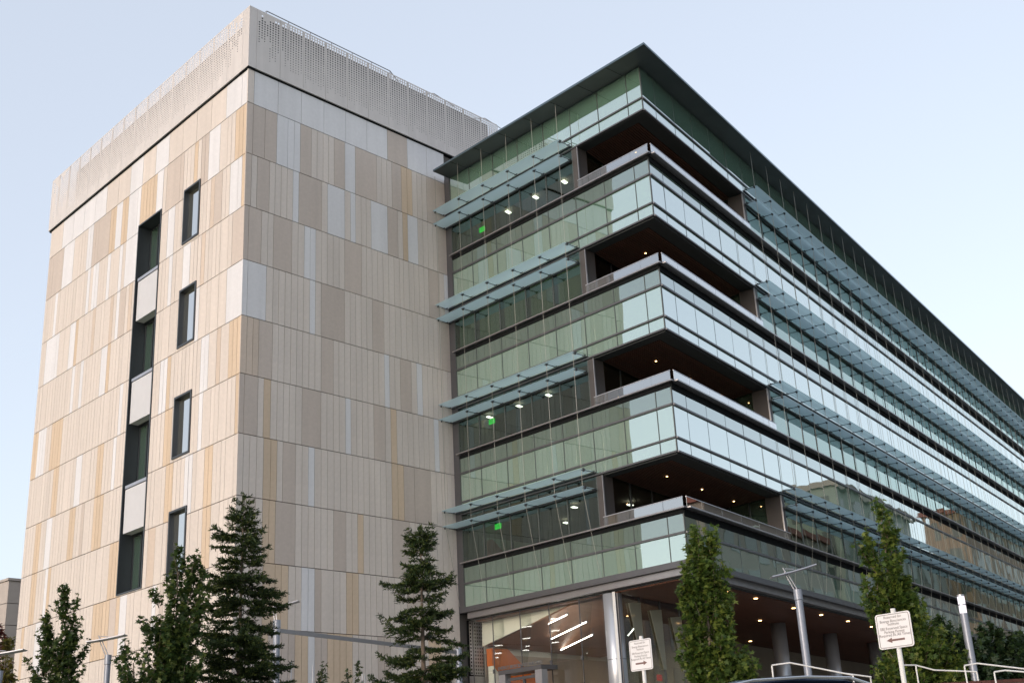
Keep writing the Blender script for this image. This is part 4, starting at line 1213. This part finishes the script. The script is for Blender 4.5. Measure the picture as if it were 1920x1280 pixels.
def conifer(base, h, rmax, label, seed, mat='leaf_conifer'):
    rg = np.random.default_rng(seed)
    base = Vector(base)
    root = empty('conifer_tree', base, label, 'tree', 'young conifers')
    tr = MB()
    for i in range(8):
        u0, u1 = i/8, (i+1)/8
        tr.tube(base+Vector((0, 0, h*u0)), base+Vector((0, 0, h*u1*0.995)), 0.075*(1-u0)+0.006, 0.075*(1-u1)+0.006, 7, cap=False)
    P = []; D = []; S = []
    nbr = int(h*27)
    zs = np.sort(rg.uniform(0.05, 1.0, nbr)**0.92*h-0.08)
    ga = rg.random()*6.28
    for bi, z in enumerate(zs):
        u = z/h
        if u > 0.985: continue
        L0 = rmax*(max(0.02, h-z)/4.6)**0.62*(0.90+0.18*math.sin(z*4.3+seed)+0.10*math.sin(z*9.7))+0.05
        ga += 2.399+rg.normal(0, 0.35)
        a = ga
        L = L0*(rg.uniform(0.45, 1.0) if rg.random() < 0.6 else rg.uniform(0.9, 1.22))
        d = np.array([math.cos(a), math.sin(a), 0]); sd = np.array([-math.sin(a), math.cos(a), 0])
        rise = rg.uniform(-0.10, 0.30) + 0.75*max(0, u-0.6)
        sagk = rg.uniform(0.15, 0.45); tipk = rg.uniform(0.1, 0.35)
        n = max(3, int(L/0.055)); prev = None
        for i in range(n+1):
            s = L*i/n; q_ = i/n
            cp = np.array([base.x, base.y, base.z+z]) + d*s + np.array([0, 0, rise*s-sagk*L*q_*q_*0.8+tipk*L*q_**4])
            cp = cp + sd*(0.05*math.sin(3*q_+bi))
            if prev is not None and i % 2 == 0:
                tr.tube(tuple(prev), tuple(cp), 0.012*(1-i/(n+1)), 0.010*(1-i/(n+1)), 4, cap=False); prev = cp
            if prev is None: prev = cp
            if q_ < 0.12: continue
            tl = (0.10+0.36*L*max(0.0, 1-q_)**0.7)*rg.uniform(0.5, 1.25)
            for side in (-1, 1):
                if rg.random() < 0.12: continue
                fw = d*rg.uniform(0.5, 1.0)+sd*side*rg.uniform(0.4, 1.0)+np.array([0, 0, rg.normal(0.02, 0.12)]); fw /= np.linalg.norm(fw)
                m = max(4, int(tl/0.0115))
                tt = np.linspace(0.05, 1, m)[:, None]
                pts = cp+fw*tl*tt+np.array([0, 0, 1])*(0.04*tt-0.10*tl*3*tt**2)
                pts += rg.normal(0, 0.009, (m, 3))
                P.append(pts)
                dd = fw[None]*0.9+rg.normal(0, 0.5, (m, 3)); dd[:, 2] += 0.20
                D.append(dd); S.append(np.full(m, 0.075)*rg.uniform(0.7, 1.3, m))
    # leader tip
    m = 90; tt = rg.random(m)
    P.append(np.array([base.x, base.y, base.z+h-0.45])+np.stack([rg.normal(0, .03, m), rg.normal(0, .03, m), tt*0.5], 1)); D.append(np.tile(np.array([0, 0, 1.0]), (m, 1))+rg.normal(0, .5, (m, 3))); S.append(np.full(m, 0.07))
    P = np.concatenate(P); D = np.concatenate(D); S = np.concatenate(S)
    tr.build('trunk', 'bark', root)
    # needles: slim blades
    n = len(P); ax = D/np.linalg.norm(D, axis=1)[:, None]
    nn = rg.normal(0, 0.5, (n, 3)); nn[:, 2] += 0.8
    sd = np.cross(ax, nn); sd /= np.linalg.norm(sd, axis=1)[:, None]+1e-9
    w_ = 0.015
    V = np.stack([P-sd*w_, P+sd*w_, P+ax*S[:, None]+sd*w_*0.4, P+ax*S[:, None]-sd*w_*0.4], 1).reshape(-1, 3)-np.array(base)
    me = bpy.data.meshes.new('needles')
    me.vertices.add(n*4); me.vertices.foreach_set('co', V.astype(np.float32).ravel())
    me.loops.add(n*4); me.loops.foreach_set('vertex_index', np.arange(n*4, dtype=np.int32))
    me.polygons.add(n); me.polygons.foreach_set('loop_start', np.arange(0, n*4, 4, dtype=np.int32)); me.polygons.foreach_set('loop_total', np.full(n, 4, dtype=np.int32))
    me.update(calc_edges=True); me.validate(); me.materials.append(MATS[mat])
    o = bpy.data.objects.new('crown', me); COL.objects.link(o); o.parent = root
    return root

def gb(x, y): return (x, y, ground_z(x, y)+0.02)
cr = Vector((0.727, -0.686, 0))      # a sideways step seen from the street
conifer(gb(-6.42, -9.86), 9.21-ground_z(-6.42, -9.86), 1.42, 'larger young conifer in front of the corner of the tall stone block', 11)
conifer(gb(-3.33, -13.19), 8.12-ground_z(-3.33, -13.19), 1.45, 'smaller young conifer in front of the seam between stone and glass', 12)
def off(k): return (cr.x*k, cr.y*k)
maple(gb(-1.84, -20.68), [(*off(-0.10), 3.6, 6.98, 0.34), (*off(0.30), 3.5, 6.88, 0.34), (*off(-0.36), 3.5, 6.30, 0.26), (*off(0.10), 3.3, 6.2, 0.42), (*off(0.30), 3.3, 5.0, 0.46), (*off(0.75), 3.3, 4.3, 0.28), (*off(-0.28), 3.3, 4.9, 0.30)],
      'columnar maple in front of the open glass corner beside the small parking sign', 'leaf_maple', 21, 0.130, 1.0)
maple(gb(1.82, -23.16), [(*off(0.05), 4.6, 7.55, 0.34), (*off(-0.40), 4.9, 7.05, 0.27), (*off(0.22), 4.2, 6.9, 0.36), (*off(0.40), 3.6, 5.8, 0.50), (*off(0.62), 3.3, 5.1, 0.58), (*off(1.10), 3.3, 4.7, 0.40), (*off(-0.25), 3.3, 4.5, 0.26), (*off(-0.60), 3.2, 3.85, 0.20)],
      'twin peaked columnar maple behind the larger parking sign', 'leaf_maple', 22, 0.130, 1.0)
maple(gb(-8.97, -5.63), [(*off(0.0), 3.6, 7.22, 0.30), (*off(0.34), 3.6, 6.98, 0.28), (*off(-0.42), 3.5, 6.62, 0.28), (*off(0.1), 3.3, 5.9, 0.46), (*off(-0.25), 3.3, 5.2, 0.44), (*off(0.70), 3.3, 4.75, 0.24)],
      'dark maple leftmost in front of the stone wall', 'leaf_maple_dark', 23, 0.122, 1.05)
maple(gb(-8.61, -10.43), [(*off(0.02), 4.4, 7.60, 0.34), (*off(0.42), 4.6, 7.38, 0.30), (*off(-0.52), 4.3, 6.55, 0.32), (*off(0.30), 4.3, 6.7, 0.44), (*off(-0.1), 4.2, 6.0, 0.42), (*off(0.5), 3.2, 4.8, 0.28)],
      'tall maple with a pale stake left of the larger conifer', 'leaf_maple_dark', 24, 0.122, 1.1, stake=(*off(-0.22), 2.2))
maple(gb(-9.55, -10.46), [(*off(-0.28), 3.2, 5.35, 0.26), (*off(0.22), 3.2, 5.15, 0.28), (*off(0.0), 3.2, 4.6, 0.40), (*off(0.55), 3.1, 4.7, 0.26)],
      'low bushy young maple under the tall maple with the stake', 'leaf_maple_dark', 25, 0.122, 1.1)
maple(gb(-6.45, 3.43), [(*off(-0.15), 4.0, 7.6, 0.40), (*off(-0.3), 4.0, 6.8, 0.45)], 'red leaved tree at the left edge of the picture', 'leaf_red', 26, 0.15, 1.0)
maple(gb(-7.25, 1.34), [(*off(0.1), 3.4, 6.9, 0.30), (*off(-0.2), 3.3, 6.1, 0.45)], 'yellowing tree at the left edge before the distant building', 'leaf_yellow', 27, 0.14, 1.0)
far = [((10.1, -20.33), 5.75, 1.25, 31, 'dark tree right of the twin peaked maple under the glass wing'), ((13.6, -20.3), 5.9, 1.5, 32, 'dark tree behind the bright topped lamp post'), ((16.8, -19.9), 5.75, 1.5, 33, 'rightmost dark tree below the glass wing'), ((7.6, -20.6), 4.9, 0.9, 34, 'low dark tree behind the post of the larger parking sign')]
for (x, y), zt, r, sd, lb in far:
    maple(gb(x, y), [(0, 0, 3.2, zt, r), (*off(r*0.7), 3.2, zt-0.5, r*0.7), (*off(-r*0.7), 3.2, zt-0.6, r*0.7)], lb, 'leaf_far', sd, 0.19, 1.3)
for x, y, h, sd, lb in ((-0.69, -5.73, 2.45, 41, 'thin climbing plant on the trellis, leftmost of three'), (-0.15, -6.32, 2.28, 43, 'thin climbing plant on the trellis, shortest of three'), (0.08, -6.57, 2.5, 42, 'thin climbing plant on the trellis beside the smaller conifer')):
    maple(gb(x, y), [(0, 0, 3.2, 3.1+h, 0.20)], lb, 'leaf_conifer', sd, 0.10, 1.0, 'climbing plants', 0.012, 'plant', 'climbing_plant')

# ------------------------------------------------------------------ trellis beside the tower
tz = ground_z(-2.2, -5.56)
root = empty('trellis', (1.6, -5.53, tz), 'steel trellis with long top rail and thin uprights before the stone wall', 'trellis')
mb = MB(); mb.tube((5.3, -5.5, tz-0.2), (5.3, -5.5, 6.4), 0.11, seg=14); mb.build('post', 'steel_pole', root)
mb = MB(); mb.hexa([(-2.1, -5.58, 6.50), (5.3, -5.52, 6.19), (5.3, -5.47, 6.19), (-2.1, -5.53, 6.50), (-2.1, -5.58, 6.62), (5.3, -5.52, 6.31), (5.3, -5.47, 6.31), (-2.1, -5.53, 6.62)]); mb.build('top_rail', 'frame_light', root)
for i, (x, y, z) in enumerate(((-0.9, -5.6, 5.6), (-0.55, -5.6, 5.55), (-1.7, -5.6, 5.7), (0.45, -5.55, 5.55), (1.1, -5.5, 5.45), (1.2, -5.5, 5.4))):
    mb = MB(); mb.tube((x, y, tz-0.1), (x, y, z), 0.016, seg=6); mb.build('upright', 'alum', root)

# ------------------------------------------------------------------ street lamps
def lamp(base, ztop, right, tilt, label, arm_off=0.22, plate=1.05, r=0.085, lean=0.1):
    b = Vector(base); r_ = Vector(right).normalized()
    root = empty('street_lamp', b, label, 'street lamp', 'plate topped street lamps')
    mb = MB(); mb.tube(b-Vector((0, 0, 0.2)), (b.x, b.y, ztop-0.24), r, seg=18); mb.build('pole', 'steel_pole', root)
    mb = MB(); mb.tube((b.x, b.y, ztop-0.23), (b.x, b.y, ztop), r*1.16, seg=18); mb.build('collar', 'steel_pole', root)
    top_ = Vector((b.x, b.y, ztop)) - r_*arm_off + Vector((0, 0, 0.40))
    mb = MB(); n = Vector((0, 0, 1)).cross(r_)
    for k in (-1, 1): mb.tube(Vector((b.x, b.y, ztop))+r_*0.035*k - r_*0.04, top_+r_*0.03*k, 0.014, seg=8)
    mb.tube(top_, top_+Vector((0, 0, 0.10))-r_*0.05, 0.016, seg=8)
    mb.tube(top_+Vector((0, 0, 0.08)), top_+r_*0.20+Vector((0, 0, 0.06)), 0.010, seg=6)
    mb.build('arm', 'alum', root)
    c = top_ + r_*(plate*0.17)
    up = (Vector((0, 0, 1))+(-r_)*tilt+n*(lean if n.dot(Vector((0.73, 0.68, 0))) > 0 else -lean)).normalized(); ax = n.cross(up).normalized()*-1
    if ax.dot(r_) < 0: ax = -ax
    m = MB(); k = 9
    V0 = []
    for i in range(k+1):
        s = -0.5+i/k
        sag = 0.05*(abs(s)*2)**2*plate
        for (o_, t_) in ((-0.16, 0.0), (0.16, 0.0)):
            V0.append(c + ax*(s*plate) + n*o_ + up*(sag*0.3))
    for i in range(k):
        p = V0[2*i:2*i+4]
        m.hexa([p[0]-up*0.012, p[2]-up*0.012, p[3]-up*0.012, p[1]-up*0.012, p[0]+up*0.012, p[2]+up*0.012, p[3]+up*0.012, p[1]+up*0.012])
    m.build('reflector_plate', 'alum', root)
    return root
pr = Vector((0.69, -0.72, 0))
lamp(gb(0.40, -21.63), 5.64, pr, 0.22, 'plate topped steel lamp post before the covered walk', lean=0.34)
lamp(gb(-8.13, -6.54), 5.50, pr, 0.14, 'plate topped steel lamp post between the two left maples', 0.23, 0.98, 0.075)
lamp(gb(-10.90, -6.50), 5.02, pr, 0.10, 'plate topped steel lamp post cut by the left edge of the picture', 0.1, 1.0, 0.075)
lamp(gb(-2.21, -5.56), 6.86, pr, 0.2, 'plate topped steel lamp post half hidden behind the larger conifer', 0.1, 1.15, 0.10)
b = Vector(gb(2.86, -24.29))
root = empty('light_column', b, 'slim lamp post with a glowing cylindrical top at the right', 'street lamp')
mb = MB(); mb.tube(b-Vector((0, 0, 0.2)), (b.x, b.y, 4.92), 0.085, seg=18); mb.build('pole', 'steel_pole', root)
mb = MB(); mb.tube((b.x, b.y, 4.93), (b.x, b.y, 5.09), 0.078, seg=18); mb.build('lamp', 'lamp_head', root)
mb = MB(); mb.tube((b.x, b.y, 5.10), (b.x, b.y, 5.12), 0.085, seg=18); mb.tube((b.x, b.y, 5.29), (b.x, b.y, 5.33), 0.085, seg=18); mb.build('collar', 'alum', root)
mb = MB(); mb.tube((b.x, b.y, 5.121), (b.x, b.y, 5.289), 0.078, seg=18); mb.build('lamp', 'lamp_head', root)

# ------------------------------------------------------------------ parking signs
def round_plate(mb, c, r_, u_, n_, w_, h_, rad, th):
    pts = []
    for sx, sy, a0 in ((1, 1, 0), (-1, 1, 90), (-1, -1, 180), (1, -1, 270)):
        for k in range(5):
            a = R(a0+22.5*k)
            pts.append((sx*(w_/2-rad)+rad*math.cos(a), sy*(h_/2-rad)+rad*math.sin(a)))
    F0 = [c+r_*x+u_*y for x, y in pts]
    n = len(mb.v); k = len(F0)
    mb.v += [tuple(p) for p in F0]+[tuple(p-n_*th) for p in F0]
    mb.f.append(tuple(range(n, n+k))); mb.f.append(tuple(range(n+2*k-1, n+k-1, -1)))
    for i in range(k):
        j = (i+1) % k; mb.f.append((n+i, n+j, n+k+j, n+k+i))
    return pts
def sign(base, zc, w_, h_, arrow, label):
    b = Vector(base); r_ = -dL; n_ = nL; u_ = Vector((0, 0, 1))
    root = empty('parking_sign', b, label, 'sign', 'parking signs')
    c = Vector((b.x, b.y, zc)) + n_*0.035
    mb = MB(); mb.tube(b-Vector((0, 0, 0.2)), (b.x, b.y, zc+h_/2+0.045), 0.026, seg=12); mb.build('post', 'white_paint', root)
    mb = MB(); round_plate(mb, c, r_, u_, n_, w_, h_, 0.03, 0.006); mb.build('plate', 'sign_white', root)
    # printed border
    mb = MB()
    def ring(ws, hs_, rad, tk):
        A = []; B = []
        for sx, sy, a0 in ((1, 1, 0), (-1, 1, 90), (-1, -1, 180), (1, -1, 270)):
            for k in range(5):
                a = R(a0+22.5*k)
                A.append((sx*(ws/2-rad)+rad*math.cos(a), sy*(hs_/2-rad)+rad*math.sin(a)))
                B.append((sx*(ws/2-rad)+(rad-tk)*math.cos(a), sy*(hs_/2-rad)+(rad-tk)*math.sin(a)))
        k = len(A)
        for i in range(k):
            j = (i+1) % k
            mb.quad(*[c+n_*0.002+r_*x+u_*y for x, y in (A[i], A[j], B[j], B[i])])
    ring(w_*0.93, h_*0.94, 0.022, 0.006)
    mb.build('border', 'sign_ink', root, fix=False)
    lines = ['Reserved for', 'Energy Biosciences', 'Institute', 'EBI Reserved Space', 'Parking Permit', 'Required At All Times']
    ys = [0.385, 0.275, 0.185, 0.065, -0.035, -0.125]
    for tx, y in zip(lines, ys):
        me = text_mesh(tx, w_*0.098, 'sign_ink')
        put_text('lettering', me, c+n_*0.003+u_*(y*h_), r_, u_, root)
    mb = MB(); d = 1 if arrow == 'right' else -1
    ya = -0.27*h_
    P = lambda x, y: c+n_*0.0025+r_*(x*w_*d)+u_*(ya+y*h_)
    mb.poly([P(-0.26, -0.028), P(0.10, -0.028), P(0.10, -0.075), P(0.26, 0), P(0.10, 0.075), P(0.10, 0.028), P(-0.26, 0.028)])
    mb.build('arrow', 'sign_arrow', root, fix=False)
sx1 = Vector((-10.794, -25.733, 3.297))
sign(gb(sx1.x, sx1.y), sx1.z, 0.395, 0.405, 'right', 'smaller white parking sign with an arrow to the right beside the maple')
sx2 = Vector((-12.18, -30.119, 3.008))
sign(gb(sx2.x, sx2.y), sx2.z, 0.405, 0.355, 'left', 'larger white parking sign with an arrow to the left at lower right')

# ------------------------------------------------------------------ brick planter wall and white handrails at the right
A, B = Vector((-0.55, -22.81, 0)), Vector((4.2, -27.9, 0))
bd = (B-A).normalized(); bl = (B-A).length; bn = Vector((bd.y, -bd.x, 0))
if bn.dot(Vector((-0.73, -0.68, 0))) < 0: bn = -bn
BWF = Fr((A.x, A.y), bd, bn)
zt = 3.36
root = empty('brick_wall', (A.x, A.y, ground_z(A.x, A.y)), 'low dark red brick planter wall below the white handrails', 'wall')
mb = MB(); mb.fbox(BWF, 0.02, bl, 2.0-ZO, zt-0.25-ZO, -0.30, -0.012); mb.build('wall_core', 'brick_red', root)
for j in range(3):
    z1 = zt-0.078*j; k = 0; s = -0.105*(j % 2)
    while s < bl:
        piece('brick', BWF, max(0, s), min(bl, s+0.205), z1-0.068-ZO, z1-ZO, -0.30, 0.002*((k*5) % 3), 'brick_red', root); s += 0.215; k += 1
mb = MB(); mb.fbox(BWF, 0.01, bl, zt-0.25-ZO, zt-0.012-ZO, -0.29, -0.01); mb.build('mortar', 'joint_dark', root)

def handrail(pts, posts, label):
    p0 = Vector(pts[0]); root = empty('handrail', (p0.x, p0.y, ground_z(p0.x, p0.y)), label, 'handrail', 'white handrails')
    mb = MB()
    for a, c in zip(pts[:-1], pts[1:]): mb.tube(a, c, 0.016, seg=8)
    mb.build('rail', 'white_paint', root)
    for p in posts:
        q = Vector(p); mb = MB(); mb.tube((q.x, q.y, ground_z(q.x, q.y)-0.1), tuple(q), 0.016, seg=8); mb.build('post', 'white_paint', root)
handrail([(-1.86, -22.14, 3.85), (-1.60, -22.42, 3.88), (-0.75, -23.33, 3.57)], [(-1.86, -22.14, 3.84), (-0.75, -23.33, 3.56)], 'white pipe handrail beside the plate topped lamp post')
handrail([(-0.55, -22.85, 3.68), (0.05, -23.3, 3.56), (0.22, -23.2, 3.58)], [(0.22, -23.2, 3.57)], 'short white handrail left of the larger sign post')
handrail([(0.70, -23.7, 3.78), (1.08, -23.83, 3.78), (1.35, -24.1, 3.66), (1.95, -24.75, 3.58)], [(1.08, -23.83, 3.77), (1.95, -24.75, 3.57)], 'white handrail half hidden by the twin peaked maple')
handrail([(0.81, -25.01, 3.64), (0.99, -25.21, 3.67), (1.9, -26.3, 3.42)], [(0.81, -25.01, 3.63), (1.9, -26.3, 3.41)], 'longest white handrail crossing the glowing lamp post')
handrail([(0.22, -25.85, 3.41), (0.37, -26.01, 3.43), (1.1, -26.9, 3.27)], [(0.22, -25.85, 3.40), (1.1, -26.9, 3.26)], 'white handrail nearest the right edge of the picture')

# ------------------------------------------------------------------ parked car, its roof just inside the picture
cc = Vector((-11.754, -28.664, 2.677))
gz_ = cc.z - 1.44
car = empty('parked_car', (cc.x, cc.y, gz_), 'dark blue car of which only the roof shows at the lower edge', 'car')
cdv = Vector((0.80, -0.60, 0)).normalized(); cw_ = Vector((cdv.y, -cdv.x, 0))
def CP(x, y, z): 
    q = Vector((cc.x, cc.y, 0))+cdv*x+cw_*y
    return (q.x, q.y, gz_+z)
def loft(secs, name, mat, parent, smooth=True):
    m = MB(); k = len(secs[0])
    for s in secs: m.v += [CP(*p) for p in s]
    for i in range(len(secs)-1):
        for j in range(k):
            j2 = (j+1) % k
            m.f.append((i*k+j, i*k+j2, (i+1)*k+j2, (i+1)*k+j))
    m.f.append(tuple(range(k-1, -1, -1))); m.f.append(tuple(range((len(secs)-1)*k, len(secs)*k)))
    return m.build(name, mat, parent, smooth)
def bsec(x, w_, zb, zt_): return [(x, -w_, zb), (x, -w_*1.02, (zb+zt_)/2), (x, -w_*0.93, zt_), (x, 0, zt_+0.02), (x, w_*0.93, zt_), (x, w_*1.02, (zb+zt_)/2), (x, w_, zb), (x, 0, zb)]
loft([bsec(-2.2, 0.72, 0.35, 0.70), bsec(-2.05, 0.84, 0.24, 0.86), bsec(-1.2, 0.88, 0.20, 0.94), bsec(0, 0.88, 0.20, 0.92), bsec(1.1, 0.88, 0.20, 0.90), bsec(1.95, 0.82, 0.24, 0.74), bsec(2.2, 0.68, 0.32, 0.60)], 'body', 'car_paint', car)
def csec(x, wb, wt, zb, zt_): return [(x, -wb, zb), (x, -wt, zt_-0.05), (x, -wt*0.7, zt_), (x, wt*0.7, zt_), (x, wt, zt_-0.05), (x, wb, zb)]
loft([csec(-1.9, 0.76, 0.55, 0.90, 0.95), csec(-1.25, 0.78, 0.60, 0.90, 1.32), csec(-0.5, 0.80, 0.63, 0.90, 1.40), csec(0.2, 0.80, 0.62, 0.90, 1.38), csec(0.55, 0.80, 0.62, 0.90, 1.28), csec(1.25, 0.78, 0.60, 0.88, 0.92)], 'cabin_glass', 'car_glass', car)
loft([csec(-1.35, 0.60, 0.56, 1.26, 1.32), csec(-0.9, 0.66, 0.62, 1.35, 1.41), csec(-0.3, 0.67, 0.64, 1.38, 1.44), csec(0.25, 0.66, 0.62, 1.35, 1.41), csec(0.55, 0.62, 0.58, 1.28, 1.31)], 'roof', 'car_paint', car)
for s in (-1, 1):
    m = MB(); pr_ = [(-1.3, 1.30), (-0.8, 1.385), (-0.2, 1.40), (0.3, 1.375), (0.6, 1.27)]
    for (a, za), (c, zc) in zip(pr_[:-1], pr_[1:]): m.tube(CP(a, s*0.665, za), CP(c, s*0.665, zc), 0.018, seg=6)
    m.build('roof_trim', 'car_trim', car)
    m = MB(); m.hexa([CP(2.02, s*0.50-0.12, 0.58), CP(2.19, s*0.50-0.12, 0.56), CP(2.19, s*0.50+0.12, 0.56), CP(2.02, s*0.50+0.12, 0.58), CP(2.02, s*0.5-0.12, 0.70), CP(2.13, s*0.5-0.12, 0.67), CP(2.13, s*0.5+0.12, 0.67), CP(2.02, s*0.5+0.12, 0.70)]); m.build('headlight', 'white_paint', car)
    for x in (-1.35, 1.35):
        m = MB(); m.tube(CP(x, s*0.70, 0.31), CP(x, s*0.90, 0.31), 0.31, seg=20); wh = m.build('wheel', 'rubber', car)
        m = MB(); m.tube(CP(x, s*0.895, 0.31), CP(x, s*0.912, 0.31), 0.19, seg=14); m.build('rim', 'alum', wh)
